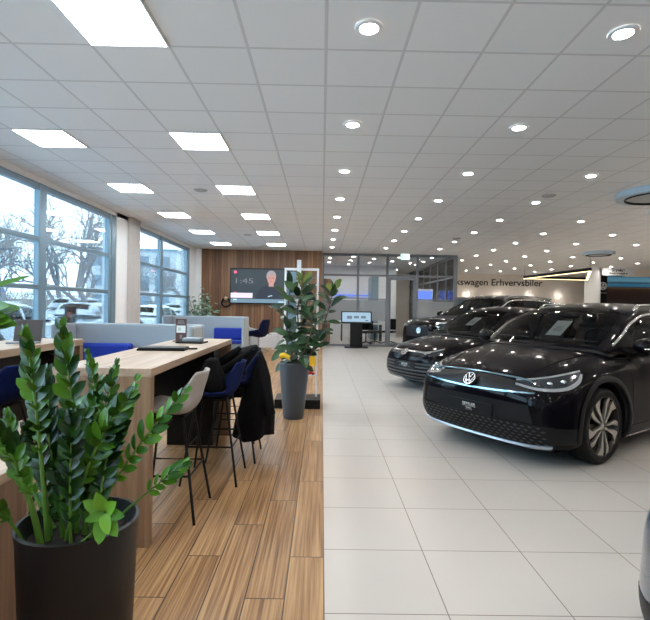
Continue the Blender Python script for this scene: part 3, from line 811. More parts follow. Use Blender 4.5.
    # ---------------- wheels
    def wheel(sx, sg):
        yo = sg*(hy-.03); ti = MB(); w = .235
        yy = lambda d: yo-sg*d
        prof = [(wr*.78, .012), (wr*.81, .002), (wr*.92, .0), (wr*.965, .014), (wr, .04), (wr, w-.04), (wr*.95, w-.01), (wr*.70, w)]
        ti.lathe([(r, yy(d)) for r, d in prof], 64, (sx, 0, wr), 'y')
        wt = ti.build('wheel', 'tyre', root, smooth=True, auto=35)
        rm = MB(); rp = [(wr*.80, .006), (wr*.77, .005), (wr*.75, .03), (wr*.70, .10), (wr*.68, .2), (1e-4, .2)]
        rm.lathe([(r, yy(d)) for r, d in rp], 48, (sx, 0, wr), 'y')
        rm.lathe([(1e-4, yy(.03)), (wr*.14, yy(.03)), (wr*.17, yy(.055)), (wr*.17, yy(.12))], 24, (sx, 0, wr), 'y')
        rm.build('rim', 'alloy_dark', wt, smooth=True, auto=35)
        k = wr*.775
        def blade(nm, m, a, poly, d0, d1):
            b = MB(); T = lambda p, q, d: (sx+k*(p*math.cos(a)-q*math.sin(a)), yy(d), wr+k*(p*math.sin(a)+q*math.cos(a)))
            b.prism(poly, d0, d1, T=T); b.build(nm, m, wt, bevel=.003)
        nsp = P.get('spokes', 5)
        for i in range(nsp):
            a = 2*PI*i/nsp+R(P.get('wrot', 20)); f_ = 1 if sg < 0 else 1
            blade('spoke', 'alloy', a, [(.10, .10), (.20, .13), (.62, .40), (.88, .46), (.78, .60), (.60, .56), (.30, .28)], .012, .04)
            blade('spoke', 'alloy', a, [(.16, -.04), (.34, .0), (.72, .05), (.985, -.10), (.955, .28), (.70, .24), (.40, .09), (.16, .06)], .010, .04)
            blade('spoke_web', 'alloy_dark', a, [(.05, -.08), (.9, -.16), (.9, .42), (.08, .12)], .05, .075)
        hc = MB().lathe([(1e-4, yy(.022)), (wr*.09, yy(.022)), (wr*.1, yy(.035))], 20, (sx, 0, wr), 'y').build('hub_cap', 'alloy', wt, smooth=True)
    for sx in (sf, sr):
        for sg in (-1, 1): wheel(sx, sg)
        for sg in (-1, 1):
            b = MB(); a0, a1 = R(-14), R(194)
            def fa(u, v):
                a = a0+(a1-a0)*u; r = wa-.006+P.get('clad_w', .065)*v
                p = ps(sx+r*math.cos(a), wr+r*math.sin(a), sg, .010+.006*math.sin(PI*v))
                if v == 0: p = Vector((p.x, p.y-sg*.05, p.z))
                return p
            b.grid(fa, 48, 5)
            b.build('wheel_arch_trim', P.get('clad', 'clad'), root, smooth=True, auto=50)
    for sg in (-1, 1):
        x0, x1 = sf+wa+.05, sr-wa-.05
        ribbon('side_sill', P.get('clad', 'clad'), [(x0, P['zb']+.17), (x1, P['zb']+.17)], [(x0, P['zb']+.05), (x1, P['zb']+.05)], lambda a, z, o: ps(a, z, sg, o), 20, 2, .014, thick=.04)
        ribbon('sill_trim', 'chrome', [(x0, P['zb']+.065), (x1, P['zb']+.065)], [(x0, P['zb']+.045), (x1, P['zb']+.045)], lambda a, z, o: ps(a, z, sg, o), 20, 1, .022)
        if detail:
            for xs in (x0+.02, (x0+x1)/2+.1):
                MB().tube([ps(xs+.02*math.sin(k/9*3), P['zb']+.2+(1.0-P['zb']-.2)*k/9, sg, .0) for k in range(10)], .004, 5).build('door_seam', 'black', root)
            for xs in ((x0+x1)/2-.12, x1-.15):
                MB().tube([ps(xs-.1+k*.05, sinterp(zbelt, xs)-.13, sg, .018 if 0 < k < 4 else .004) for k in range(5)], .012, 6).build('door_handle', paint, root, smooth=True)
    MB().box(.5, L_-.5, -hy+.32, hy-.32, P['zb']-.06, P['zb']+.08).build('underbody', 'blackpl', root)
    P['front'](dict(pa=pa, root=root, ribbon=ribbon, pf=pf, pd=pd, ps=ps, pt=pt, mir=mir, hy=hy, P=P, bvh=bvh, Gp=Gp))
    return root, Gp

def plate(E_, z, h, w, lines):
    root, pf = E_['root'], E_['pf']
    c = pf(0, z, .0); n = Vector((-1, 0, 0))
    u, d = pf(0, z+h/2, 0), pf(0, z-h/2, 0); ydir = (u-d).normalized(); xdir = Vector((0, -1, 0)); n = xdir.cross(ydir)
    x0 = min(pf(yy, z, 0).x for yy in (0, w/2))-.014
    o = Vector((x0, 0, z))
    # the car faces -x, so a reader in front sees +y of the car on the left
    ps_ = []
    pl = MB(); vs = [o+xdir*a+ydir*b+n*c_ for a in (-w/2, w/2) for b in (-h/2, h/2) for c_ in (0, -.012)]
    pl.add([tuple(q) for q in vs], [(0, 1, 3, 2), (4, 6, 7, 5), (0, 4, 5, 1), (2, 3, 7, 6), (0, 2, 6, 4), (1, 5, 7, 3)])
    p = pl.build('number_plate', 'plate', root, bevel=.003)
    xd = xdir
    for (tx, sz, dy, wd) in lines:
        if tx == '-':
            b = MB(); vs = [o+xd*a+ydir*(dy+b_)+n*c_ for a in (-wd/2, wd/2) for b_ in (-sz/2, sz/2) for c_ in (.001, .003)]
            b.add([tuple(q) for q in vs], [(0, 1, 3, 2), (4, 6, 7, 5), (0, 4, 5, 1), (2, 3, 7, 6), (0, 2, 6, 4), (1, 5, 7, 3)]); b.build('plate_line', 'text_w', p)
        else:
            text(tx, sz, 'text_w', p, o+ydir*dy+n*.002, xd, ydir, .001, wd, name='plate_lettering')
def front_emblem(E_, z, r):
    pf = E_['pf']; u, d = pf(0, z+r, 0), pf(0, z-r, 0); yd = (u-d).normalized(); xd = Vector((0, -1, 0)); n = xd.cross(yd)
    o = Vector((min(pf(0, z, 0).x, u.x, d.x, pf(r, z, 0).x)-.010, 0, z))
    bk = MB().lathe([(1e-4, .0), (r*.97, .0), (r*.97, -.02)], 32)
    bk.v = [tuple(o+xd*x+yd*y+n*(zz+.002)) for x, y, zz in bk.v]
    b = bk.build('emblem_base', 'plate', E_['root'])
    emblem(b, 'chrome', lambda a, b_, c: tuple(o+xd*a+yd*b_+n*(c+.002)), r)

# --- crossover (front car, and the blue one at the edge)
def front_suv(E):
    rb, pf, pd, ps, mir, root = E['ribbon'], E['pf'], E['pa'], E['ps'], E['mir'], E['root']
    # headlights wrap round the corner
    for sg in (-1, 1):
        f = (lambda t: t) if sg > 0 else mir
        up = f([(27, .805), (40, .835), (52, .87), (64, .90)]); lo = f([(27, .765), (38, .735), (50, .745), (62, .86)])
        h = rb('headlight', 'lamp_glass', up, lo, pd, 24, 6, .006)
        up2 = f([(27, .806), (40, .836), (52, .871), (64, .901)]); lo2 = f([(27, .795), (40, .825), (52, .858), (63.5, .890)])
        rb('running_light', 'lamp_led', up2, lo2, pd, 24, 1, .010, parent=h)
        rb('running_light', 'lamp_led', f([(27, .780), (38, .754), (49, .765), (57, .815), (62, .872)]), f([(27, .764), (38, .732), (50, .743), (58.5, .80), (63.5, .87)]), pd, 24, 2, .010, parent=h)
        for yy in (43, 50):
            c = pd(sg*yy, .792+.0025*(yy-43), .006)
            MB().ell(c, (.02, .028, .02), 12, 8).build('projector', 'lamp_led', h, smooth=True)
    # band between the headlights
    b = rb('grille_band', 'plate', [(-.60, .775), (-.3, .815), (0, .828), (.3, .815), (.60, .775)], [(-.60, .70), (-.3, .695), (0, .69), (.3, .695), (.60, .70)], pf, 40, 4, .006)
    MB().tube([pf(.6*math.sin(q/20*PI/2), .783+.05*math.cos(q/20*PI/2), .010) for q in range(-20, 21)], .011, 8).build('light_strip', 'blue_reflection_chrome', b, smooth=True)
    rb('light_strip', 'blue_reflection_chrome', [(-.66, .715), (-.3, .703), (0, .697), (.3, .703), (.66, .715)], [(-.66, .703), (-.3, .687), (0, .681), (.3, .687), (.66, .703)], pf, 40, 2, .016, parent=b)
    # recessed lower panel, honeycomb, lip
    rb('bumper_panel', 'blackpl', [(-.62, .60), (0, .61), (.62, .60)], [(-.66, .44), (0, .43), (.66, .44)], pf, 30, 2, .003)
    g = rb('lower_grille', 'blackpl', [(-.80, .42), (-.4, .43), (0, .43), (.4, .43), (.80, .42)], [(-.74, .245), (-.4, .235), (0, .23), (.4, .235), (.74, .245)], pf, 40, 4, .004)
    hb = MB(); rows = 6
    for r_ in range(rows):
        z = .255+.030*r_
        n = 22
        for i in range(n):
            y = -.74+1.48*(i+.5*(r_ % 2))/n
            w = .022
            if abs(y) > .76: continue
            a, c_ = pf(y-w, z, .006), pf(y+w, z, .006); m1 = pf(y, z+.013, .016); m2 = pf(y, z-.013, .004)
            hb.add([a, m1, c_, m2], [(0, 1, 2, 3)])
    hb.build('honeycomb', 'honey', g)
    rb('silver_lip', 'lip', [(-.78, .245), (-.5, .218), (0, .208), (.5, .218), (.78, .245)], [(-.76, .222), (-.5, .192), (0, .182), (.5, .192), (.76, .222)], pf, 40, 2, .022, thick=.03)
    for sg in (-1, 1):
        f = (lambda t: t) if sg > 0 else mir
        rb('bumper_corner', 'blackpl', f([(40, .42), (58, .40)]), f([(40, .25), (58, .26)]), pd, 10, 4, .003)
    plate(E, .49, .12, .56, [('SEMLER', .036, .022, .16), ('-', .003, .001, .17), ('Mobility', .018, -.018, .07), ('-', .002, -.036, .08)])
    front_emblem(E, .765, .068)
    # hood creases
    for sg in (-1, 1):
        MB().tube([E['pt'](.25+.8*k/11, sg*(.50+.14*k/11), .0) for k in range(12)], .006, 5).build('hood_crease', E['P'].get('paintm', 'paint'), root, smooth=True)
P_SUV = dict(L=4.58, W=1.87, sf=.86, sr=3.63, wr=.365, zb=.155, plan=.12, crown=.10,
    top=[(0, .86), (.2, .905), (.5, .985), (.8, 1.04), (1.1, 1.08), (1.6, 1.07), (3.0, 1.07), (3.9, 1.08), (4.3, 1.02), (4.58, .98)],
    nose=[(0, .14), (.12, .07), (.3, .01), (.5, .0), (.7, .0), (.85, .03), (1, .08)],
    side=[(0, .93), (.15, .975), (.35, .995), (.6, .985), (.8, .975), (1, .93)],
    gh=dict(roof=[(.98, 1.085), (1.25, 1.255), (1.5, 1.41), (1.75, 1.50), (2.0, 1.55), (2.4, 1.575), (3.0, 1.575), (3.6, 1.55), (4.05, 1.54), (4.25, 1.40), (4.42, 1.15)],
        half=[(.98, .74), (1.4, .825), (2.2, .845), (3.4, .83), (4.0, .77), (4.42, .70)], belt=[(.98, 1.06), (2.5, 1.055), (3.7, 1.09), (4.42, 1.12)],
        tumble=.20, bow=.26, head=1.80, tail=4.08, wins=[(1.42, 2.35), (2.41, 3.22), (3.28, 3.85)], chr=(1.06, 3.95)),
    rails=(2.05, 3.9), front=front_suv, wrot=38)

# --- low hatchback (second car)
def front_hatch(E):
    rb, pf, pd, mir, root = E['ribbon'], E['pf'], E['pd'], E['mir'], E['root']
    for sg in (-1, 1):
        f = (lambda t: t) if sg > 0 else mir
        h = rb('headlight', 'lamp_glass', f([(.44, .70), (.65, .725), (.86, .77)]), f([(.44, .655), (.65, .64), (.84, .68)]), pd, 20, 4, .006)
        rb('running_light', 'lamp_led', f([(.44, .702), (.65, .727), (.86, .772)]), f([(.44, .684), (.65, .708), (.86, .752)]), pd, 20, 1, .012, parent=h)
    b = rb('grille_band', 'plate', [(-.5, .71), (0, .725), (.5, .71)], [(-.5, .65), (0, .64), (.5, .65)], pf, 30, 3, .005)
    rb('light_strip', 'chrome', [(-.50, .700), (0, .712), (.50, .700)], [(-.50, .678), (0, .688), (.50, .678)], pf, 30, 2, .014, parent=b)
    g = rb('lower_grille', 'blackpl', [(-.62, .52), (0, .53), (.62, .52)], [(-.72, .24), (0, .22), (.72, .24)], pf, 30, 4, .003)
    for k in range(5):
        z = .27+.058*k
        rb('grille_slat', 'honey', [(-.68+.02*k, z+.012), (0, z+.008), (.68-.02*k, z+.012)], [(-.68+.02*k, z-.010), (0, z-.014), (.68-.02*k, z-.010)], pf, 24, 1, .016, parent=g)
    for sg in (-1, 1):
        f = (lambda t: t) if sg > 0 else mir
        rb('air_curtain', 'honey', f([(.76, .50), (.84, .52)]), f([(.72, .26), (.80, .27)]), pd, 6, 4, .010)
    rb('bumper_lip', 'honey', [(-.74, .235), (0, .205), (.74, .235)], [(-.74, .215), (0, .185), (.74, .215)], pf, 30, 1, .02)
    plate(E, .46, .13, .54, [('SEMLER', .04, .02, .17), ('-', .003, -.004, .17), ('Mobility', .02, -.026, .08)])
    front_emblem(E, .69, .075)
P_HATCH = dict(L=4.4, W=1.80, sf=.86, sr=3.50, wr=.325, zb=.17, plan=.24, crown=.09, clad='paint', clad_w=.02, chrome_line=False,
    top=[(0, .755), (.2, .80), (.5, .87), (.8, .925), (1.15, .97), (1.6, .97), (3.0, .98), (3.9, .98), (4.4, .92)],
    nose=[(0, .12), (.12, .05), (.3, .0), (.5, .0), (.7, .0), (.85, .03), (1, .09)],
    side=[(0, .93), (.15, .975), (.35, .995), (.6, .985), (.8, .97), (1, .92)],
    gh=dict(roof=[(1.0, .975), (1.4, 1.18), (1.75, 1.37), (2.0, 1.46), (2.4, 1.52), (3.0, 1.52), (3.6, 1.47), (3.95, 1.34), (4.25, 1.02)],
        half=[(1.0, .72), (1.5, .79), (2.2, .81), (3.4, .79), (4.25, .66)], belt=[(1.0, .96), (2.5, .96), (4.25, 1.0)],
        tumble=.20, bow=.26, head=2.02, tail=3.85, wins=[(1.5, 2.4), (2.46, 3.2), (3.26, 3.7)], chr=(1.1, 3.8)),
    front=front_hatch, wrot=10)

# --- tall car at the back
def front_tall(E):
    rb, pf, pd, mir, root = E['ribbon'], E['pf'], E['pd'], E['mir'], E['root']
    for sg in (-1, 1):
        f = (lambda t: t) if sg > 0 else mir
        pa = E['pa']
        h = rb('headlight', 'lamp_glass', f([(26, 1.14), (40, 1.16), (56, 1.19)]), f([(26, 1.02), (40, 1.0), (54, 1.06)]), pa, 20, 4, .008)
        rb('running_light', 'lamp_led', f([(27, 1.125), (40, 1.145), (55, 1.175)]), f([(27, 1.09), (40, 1.105), (54, 1.14)]), pa, 20, 1, .014, parent=h)
        rb('running_light', 'lamp_led', f([(27, 1.055), (40, 1.04), (52, 1.08)]), f([(27, 1.025), (40, 1.005), (53, 1.05)]), pa, 20, 1, .014, parent=h)
    g = rb('grille', 'blackpl', [(-.55, 1.03), (0, 1.04), (.55, 1.03)], [(-.5, .78), (0, .77), (.5, .78)], pf, 24, 3, .004)
    for z in (.98, .92, .85, .79):
        rb('grille_bar', 'blackpl', [(-.54, z+.01), (0, z+.012), (.54, z+.01)], [(-.54, z-.008), (0, z-.006), (.54, z-.008)], pf, 24, 1, .012, parent=g)
    rb('lower_grille', 'honey', [(-.7, .60), (0, .60), (.7, .60)], [(-.66, .38), (0, .36), (.66, .38)], pf, 24, 3, .006)
    front_emblem(E, .93, .07)
P_TALL = dict(L=4.9, W=1.98, sf=.93, sr=3.85, wr=.385, zb=.27, plan=.20, crown=.08,
    top=[(0, 1.17), (.2, 1.21), (.5, 1.25), (.9, 1.28), (1.3, 1.29), (1.8, 1.25), (3.0, 1.24), (4.3, 1.22), (4.9, 1.12)],
    nose=[(0, .12), (.12, .05), (.3, .0), (.5, .0), (.7, .0), (.85, .02), (1, .06)],
    side=[(0, .93), (.15, .975), (.35, .995), (.6, .985), (.8, .975), (1, .93)],
    gh=dict(roof=[(1.15, 1.285), (1.5, 1.47), (1.85, 1.64), (2.15, 1.77), (2.5, 1.83), (3.0, 1.85), (3.8, 1.82), (4.4, 1.75), (4.6, 1.55), (4.75, 1.25)],
        half=[(1.15, .80), (1.6, .88), (2.3, .90), (3.6, .88), (4.75, .76)], belt=[(1.15, 1.255), (2.5, 1.24), (4.75, 1.25)],
        tumble=.20, bow=.24, head=2.05, tail=4.45, wins=[(1.6, 2.5), (2.56, 3.4), (3.46, 4.2)], chr=(1.25, 4.3)),
    rails=(2.3, 4.3), front=front_tall, wrot=0)

def place(o, x, y, deg): o.location = (x, y, 0); o.rotation_euler = (0, 0, R(deg))
def sheet(Gp, o, s, y, w, h, lab, zoff=0):
    """price sheet standing on the dashboard just behind the windshield"""
    mw = Matrix.Translation(o.location) @ Matrix.Rotation(o.rotation_euler.z, 4, 'Z')
    def gp(u, v):
        ss = s+.01+u*.0
        return u, v
    lo = Gp(s, 1); hi = Gp(s+h*.85, 1); d = (hi-lo).normalized(); n = Vector((d.z, 0, -d.x))
    base = lo+n*.05+d*.02
    t = thing('price_sheet', lab, 'paper', tuple(mw @ (base+Vector((0, y, 0)))), o.rotation_euler.z)
    b = MB()
    vs = [d*a+Vector((0, q, 0))+n*c for a in (0, h) for q in (-w/2, w/2) for c in (0, .002)]
    b.add([tuple(v) for v in vs], [(0, 1, 3, 2), (4, 6, 7, 5), (0, 4, 5, 1), (2, 3, 7, 6), (0, 2, 6, 4), (1, 5, 7, 3)]); b.build('paper', 'paper', t)
    for k, (a, wd) in enumerate(((.30, .7), (.36, .5), (.42, .75), (.50, .4), (.58, .6))):
        l = MB(); vs = [d*(h*a+e)+Vector((0, q, 0))+n*c for e in (0, .008) for q in (-w*wd/2, w*wd/2) for c in (-.0015, -.0005)]
        l.add([tuple(v) for v in vs], [(0, 1, 3, 2), (4, 6, 7, 5), (0, 4, 5, 1), (2, 3, 7, 6), (0, 2, 6, 4), (1, 5, 7, 3)]); l.build('printed_line', 'ink', t)
carA, gA = car(P_SUV, 'crossover_car', 'glossy black crossover in front with turbine wheels and honeycomb lower grille')
place(carA, 1.52, 4.80, 33)
carB, gB = car(P_HATCH, 'hatchback_car', 'glossy black low hatchback between the front crossover and the tall rear car', detail=False)
place(carB, 1.50, 8.44, 30)
carC, gC = car(P_TALL, 'tall_car', 'tall black car farthest back beside the glass partition', detail=False)
place(carC, 2.36, 11.4, 30)
sheet(gA, carA, 1.20, -.13, .18, .30, 'white price sheet behind the windshield of the front black crossover')
sheet(gB, carB, 1.42, -.12, .18, .30, 'white price sheet behind the windshield of the low black hatchback')
carD = copy_tree(carA, None, {'black_car_paint': M['navy_paint']})
carD['label'] = 'dark blue crossover mostly outside the frame at the lower right edge'
place(carD, 1.48, .95, 30)

# ================================================================== CAFE FURNITURE
_f = Vector((.0067, 1, -.0085)).normalized(); _r = _f.cross(Vector((0, 0, 1))).normalized(); _u = _r.cross(_f)
CAMF = _f; CAMU = _u*math.cos(.0165)-_r*math.sin(.0165); CAMR = _r*math.cos(.0165)+_u*math.sin(.0165)
def at(px, py, Y):           # point of the place at depth Y along the sight line through a photo position
    d = CAMF+CAMR*((px-325)/473)+CAMU*((310-py)/473)
    return Vector((0, 0, 1.48))+d*(Y/d.y)

# long high table
t = thing('high_table', 'long oak high table with waterfall end, black inner panel, stools on its right', 'table', (-1.3, 4.13, 0), 0)
def tl(x0, x1, y0, y1, z0, z1): return box(x0+1.3, x1+1.3, y0-4.13, y1-4.13, z0, z1)
tl(-1.62, -1.02, 2.85, 5.41, 1.035, 1.085).build('tabletop', 'oak', t, bevel=.003)
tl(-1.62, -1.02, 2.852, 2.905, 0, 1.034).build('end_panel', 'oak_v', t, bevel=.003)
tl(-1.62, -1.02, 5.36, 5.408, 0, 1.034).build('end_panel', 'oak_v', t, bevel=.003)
tl(-1.60, -1.12, 4.95, 5.25, .0, 1.034).build('inner_support', 'black', t)
tl(-1.34, -1.30, 2.906, 4.95, .45, 1.034).build('modesty_panel', 'black', t)
# left high table
t = thing('high_table', 'oak high table by the window with laptop and small potted plant on it', 'table', (-2.75, 3.9, 0), 0)
def tl(x0, x1, y0, y1, z0, z1): return box(x0+2.75, x1+2.75, y0-3.9, y1-3.9, z0, z1)
tl(-3.15, -2.55, 2.6, 5.08, 1.02, 1.085).build('tabletop', 'oak', t, bevel=.003)
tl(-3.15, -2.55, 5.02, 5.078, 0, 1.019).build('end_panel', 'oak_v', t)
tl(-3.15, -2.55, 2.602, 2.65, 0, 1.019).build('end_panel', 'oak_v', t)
tl(-2.88, -2.83, 2.651, 5.019, .35, 1.019).build('modesty_panel', 'black', t)
# low desk beside the planter
t = thing('low_desk', 'low oak desk with brown side at the left edge beside the charcoal planter', 'desk', (-1.85, 1.5, 0), 0)
def tl(x0, x1, y0, y1, z0, z1): return box(x0+1.85, x1+1.85, y0-1.5, y1-1.5, z0, z1)
tl(-2.5, -1.335, .4, 2.2, .705, .75).build('desk_top', 'oak', t, bevel=.003)
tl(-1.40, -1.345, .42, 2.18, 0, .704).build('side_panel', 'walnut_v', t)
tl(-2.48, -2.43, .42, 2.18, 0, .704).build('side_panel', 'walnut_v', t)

# stools
def shell_fn(wseat, wback, hback, rec=.06):
    prof = [(.215, -.015), (.16, .0), (.05, -.022), (-.06, -.03), (-.14, -.012), (-.19, .05), (-.215, .13), (-.235, hback*.72), (-.255, hback)]
    n = len(prof)-1
    def fn(u, v):
        k = v*n; i = min(int(k), n-1); a = k-i
        p0, p1, p2, p3 = prof[max(i-1, 0)], prof[i], prof[i+1], prof[min(i+2, n)]
        c = lambda j: .5*((2*p1[j])+(-p0[j]+p2[j])*a+(2*p0[j]-5*p1[j]+4*p2[j]-p3[j])*a*a+(-p0[j]+3*p1[j]-3*p2[j]+p3[j])*a**3)
        y, z = c(0), c(1)
        w = wseat+(wback-wseat)*max(0, (v-.45)/.55)
        w *= (1-.12*max(0, .15-v)/.15)*(1-.28*max(0, v-.86)/.14)
        uu = 2*u-1
        bk = max(0, min(1, (v-.45)/.3))
        z += rec*abs(uu)**3*(1-bk)*min(1, .4+v*1.5)
        y += .09*abs(uu)**2.2*bk*(1-.5*max(0, (v-.8)/.2)) 
        return (uu*w, y, z)
    return fn
def bar_stool(label, m, loc, rz, H=.74, hback=.27):
    t = thing('bar_stool', label, 'stool', loc, rz, 'high stools at the oak tables')
    MB().grid(shell_fn(.215, .19, hback), 16, 24).build('seat_shell', m, t, smooth=True, solid=.014, auto=80, loc=(0, 0, H))
    for sx, sy in ((-1, -1), (1, -1), (-1, 1), (1, 1)):
        MB().tube([(sx*.13, sy*.12, H-.03), (sx*.225, sy*.23, 0)], .010, 8).build('leg', 'black', t, smooth=True)
    k = .31; a, b = .13+.095*(1-k/.71), .12+.11*(1-k/.71)
    MB().tube([(-a, -b, k), (a, -b, k), (a, b, k), (-a, b, k), (-a, -b, k)], .008, 8).build('footrest', 'black', t)
    MB().box(-.13, .13, -.12, .12, H-.052, H-.034).build('seat_mount', 'black', t)
    return t
# local +y is the front of the seat; rz=90deg faces -x
bar_stool('grey shell high stool nearest on the right side of the long oak table', 'grey_shell', (-1.06, 3.38, 0), R(90))
bar_stool('blue shell high stool in the middle, between the grey stool and the hanging coat', 'blue_shell', (-.90, 4.05, 0), R(90), .73)
bar_stool('dark high stool hidden under the long hanging black coat', 'navy_fab', (-.83, 4.62, 0), R(90), .73)
bar_stool('farthest high stool under the folded black jackets at the end of the long table', 'navy_fab', (-.93, 5.25, 0), R(90), .73)
bar_stool('blue shell high stool at the left edge in front of the window table', 'blue_shell', (-2.45, 3.55, 0), R(84))
bar_stool('grey shell high stool left of the long oak table, glimpsed through the foreground plant', 'grey_shell', (-1.72, 3.4, 0), R(-90), .70, .25)
bar_stool('second grey shell high stool left of the long oak table, behind the plant', 'pale_shell', (-1.86, 4.3, 0), R(-90), .70, .25)

# coats
def coat(name, label, path, rad, folds, seed, thick=1):
    t = MB(); n = 48; rnd = random.Random(seed); ph = [rnd.random()*6.28 for _ in range(4)]
    K = len(path)-1
    def fn(u, v):
        k = u*K; i = min(int(k), K-1); a = k-i
        c = Vector(path[i]).lerp(Vector(path[i+1]), a); rx, ry = [rad[i][q]+(rad[i+1][q]-rad[i][q])*a for q in (0, 1)]
        an = 2*PI*v
        f = 1+folds*u*(math.sin(5*an+ph[0])+.6*math.sin(9*an+ph[1]+2*u)+.3*math.sin(14*an+ph[2]))+.06*noise.noise(Vector((math.cos(an)*2, math.sin(an)*2, u*5+seed)))
        return (c.x+rx*f*math.cos(an), c.y+ry*f*math.sin(an), c.z+.02*math.sin(3*an+ph[3])*u)
    t.grid(fn, 30, n)
    e = [fn(1, j/n) for j in range(n)]; t.add(e, [tuple(range(n))]); e = [fn(0, j/n) for j in range(n)]; t.add(e, [tuple(range(n))])
    o = t.build(name, 'coat_fab', smooth=True, merge=True, auto=75)
    return tag(o, label, 'coat', 'coats on the stools')
c1 = coat('black_coat', 'long black coat hanging from the backrest of the stool nearest the grey planter', [(-.60, 4.62, 1.03), (-.605, 4.62, 1.0), (-.60, 4.62, .93), (-.60, 4.62, .78), (-.62, 4.62, .55), (-.63, 4.62, .40), (-.65, 4.62, .23)],
    [(.015, .04), (.035, .09), (.065, .15), (.105, .20), (.155, .24), (.18, .26), (.195, .27)], .07, 3)
sl = MB()
sl.tube([(-.585, 4.50, .96), (-.55, 4.44, .80), (-.50, 4.40, .62), (-.465, 4.40, .46)], [.025, .042, .05, .055], 14, flat=.7)
sl.build('sleeve', 'coat_fab', c1, smooth=True, auto=70)
c2 = coat('black_jacket', 'black jackets folded over the last stool against the end of the long table', [(-.72, 5.15, 1.045), (-.74, 5.13, 1.03), (-.80, 5.12, .99), (-.88, 5.08, .92), (-.93, 5.05, .80), (-.96, 5.02, .62), (-.97, 5.02, .50)],
    [(.02, .04), (.05, .10), (.12, .16), (.16, .17), (.19, .17), (.20, .17), (.19, .16)], .05, 8)
sl = MB(); sl.tube([at(252, 350, 4.75), at(243, 357, 4.72), at(230, 366, 4.7), at(216, 374, 4.7)], [.03, .045, .05, .045], 12, flat=.8)
sl.build('sleeve', 'coat_fab', c2, smooth=True, auto=70)
sl = MB(); sl.tube([at(240, 348, 4.95), at(232, 354, 4.9), at(222, 362, 4.9), at(208, 371, 4.9)], [.03, .05, .06, .05], 12, flat=.8)
sl.build('sleeve', 'coat_fab', c2, smooth=True, auto=70)
c3 = coat('black_jacket', 'black jacket bundled on the seat of the blue stool', [(-.93, 4.05, 1.02), (-.935, 4.05, 1.0), (-.95, 4.05, .94), (-.95, 4.05, .86), (-.94, 4.05, .78), (-.94, 4.05, .745)],
    [(.02, .03), (.06, .08), (.09, .13), (.12, .17), (.14, .17), (.13, .15)], .05, 15)

# objects on the long table
TZ = 1.086
t = thing('black_folder', 'closed black folder lying on the long oak table nearest the plant', 'folder', (-1.33, 4.02, TZ), R(3))
MB().box(-.20, .19, -.10, .10, 0, .016).build('cover', 'blackpl', t, bevel=.004)
MB().box(-.19, .185, -.095, .095, .017, .026).build('cover_flap', 'black', t, bevel=.004)
MB().tube([(.2, .02, .01), (.27, .03, .01)], .008, 8).build('pen', 'black', t)
t = thing('tablet_case', 'black tablet case under a grey device on the long oak table', 'tablet', (-1.30, 4.78, TZ), R(-4))
MB().box(-.14, .13, -.10, .10, 0, .014).build('case', 'blackpl', t, bevel=.004)
t = thing('card_terminal', 'small grey and silver device lying on the black tablet case', 'device', (-1.30, 4.80, TZ+.015), R(-4))
MB().box(-.09, .09, -.07, .07, 0, .03).build('body', 'grey_el', t, bevel=.008)
MB().box(-.085, .085, -.06, .06, .031, .034).build('screen', 'ring_blue', t)
t = thing('menu_stand', 'brown menu card with a white square standing on the long oak table', 'menu card', tuple(at(181, 340.5, 4.95)*1)[:2]+(TZ,), R(-5))
MB().box(-.058, .058, -.004, .004, .003, .235).build('card', 'brown_card', t)
MB().box(-.075, .03, -.035, .035, 0, .006).build('foot', 'blackpl', t)
box(-.048, .048, -.0055, -.0042, .09, .165).build('white_square', 'paper', t)
for k in range(4): box(-.040+.004*k, .040-.004*k, -.0055, -.0042, .182+.011*k, .187+.011*k).build('printed_line', 'grey_el', t)
for k in range(3): box(-.012, .012, -.0055, -.0042, .03+.014*k, .04+.014*k).build('printed_mark', 'grey_el', t)
tb = MB()
for k in range(3): tb.box(-.03+.012*k, -.025+.012*k, -.0065, -.0056, .11, .145)
tb.build('printed_table', 'ink', t)

M['lid_grey'] = mat('dark_laptop_lid', (.06, .05, .05), .4)
# laptop and plant on the left table
t = thing('laptop', 'open dark laptop seen from behind on the window table', 'laptop', (-2.80, 4.52, TZ), R(12))
MB().box(-.16, .16, -.22, .0, 0, .014).build('keyboard_base', 'grey_el', t, bevel=.003)
l = MB(); l.box(-.16, .16, -.004, .004, 0, .215); l.v = [(x, y+z*.30, z+.012) for x, y, z in l.v]; l.build('lid', 'lid_grey', t, bevel=.003)
t.scale = (.75, .75, .95)
tag(box(-3.12, -2.66, 3.35, 3.68, TZ, TZ+.012).build('document_folder', 'blackpl'), 'flat black folder under the small clay pot on the window table', 'folder')

def leaf_quads(b, base, d, up, L, W, droop=.15, fold=.15, ns=6, prof=None):
    """pointed leaf with midrib fold; d = direction, up = upper face normal"""
    d = Vector(d).normalized(); up = Vector(up); up = (up-d*up.dot(d)).normalized(); sd = d.cross(up)
    base = Vector(base); rows = []
    for i in range(ns+1):
        k = i/ns; w = W*.5*(prof(k) if prof else math.sin(PI*min(1, k**.8))**.75)
        c = base+d*L*k-up*droop*L*k*k
        rows.append([c-sd*w+up*w*fold*2, c, c+sd*w+up*w*fold*2])
    vs = [p for r in rows for p in r]
    b.add(vs, [(i*3+j, (i+1)*3+j, (i+1)*3+j+1, i*3+j+1) for i in range(ns) for j in (0, 1)])

M['zz_dk'] = m_leaf('zz_plant_shaded_leaf', (.004, .018, .003), (.020, .07, .009), .3)  # darker leaf copy, shade low in the plant put into its colour
M['zz_mid'] = m_leaf('zz_plant_mid_leaf', (.02, .10, .008), (.11, .30, .02), .3)
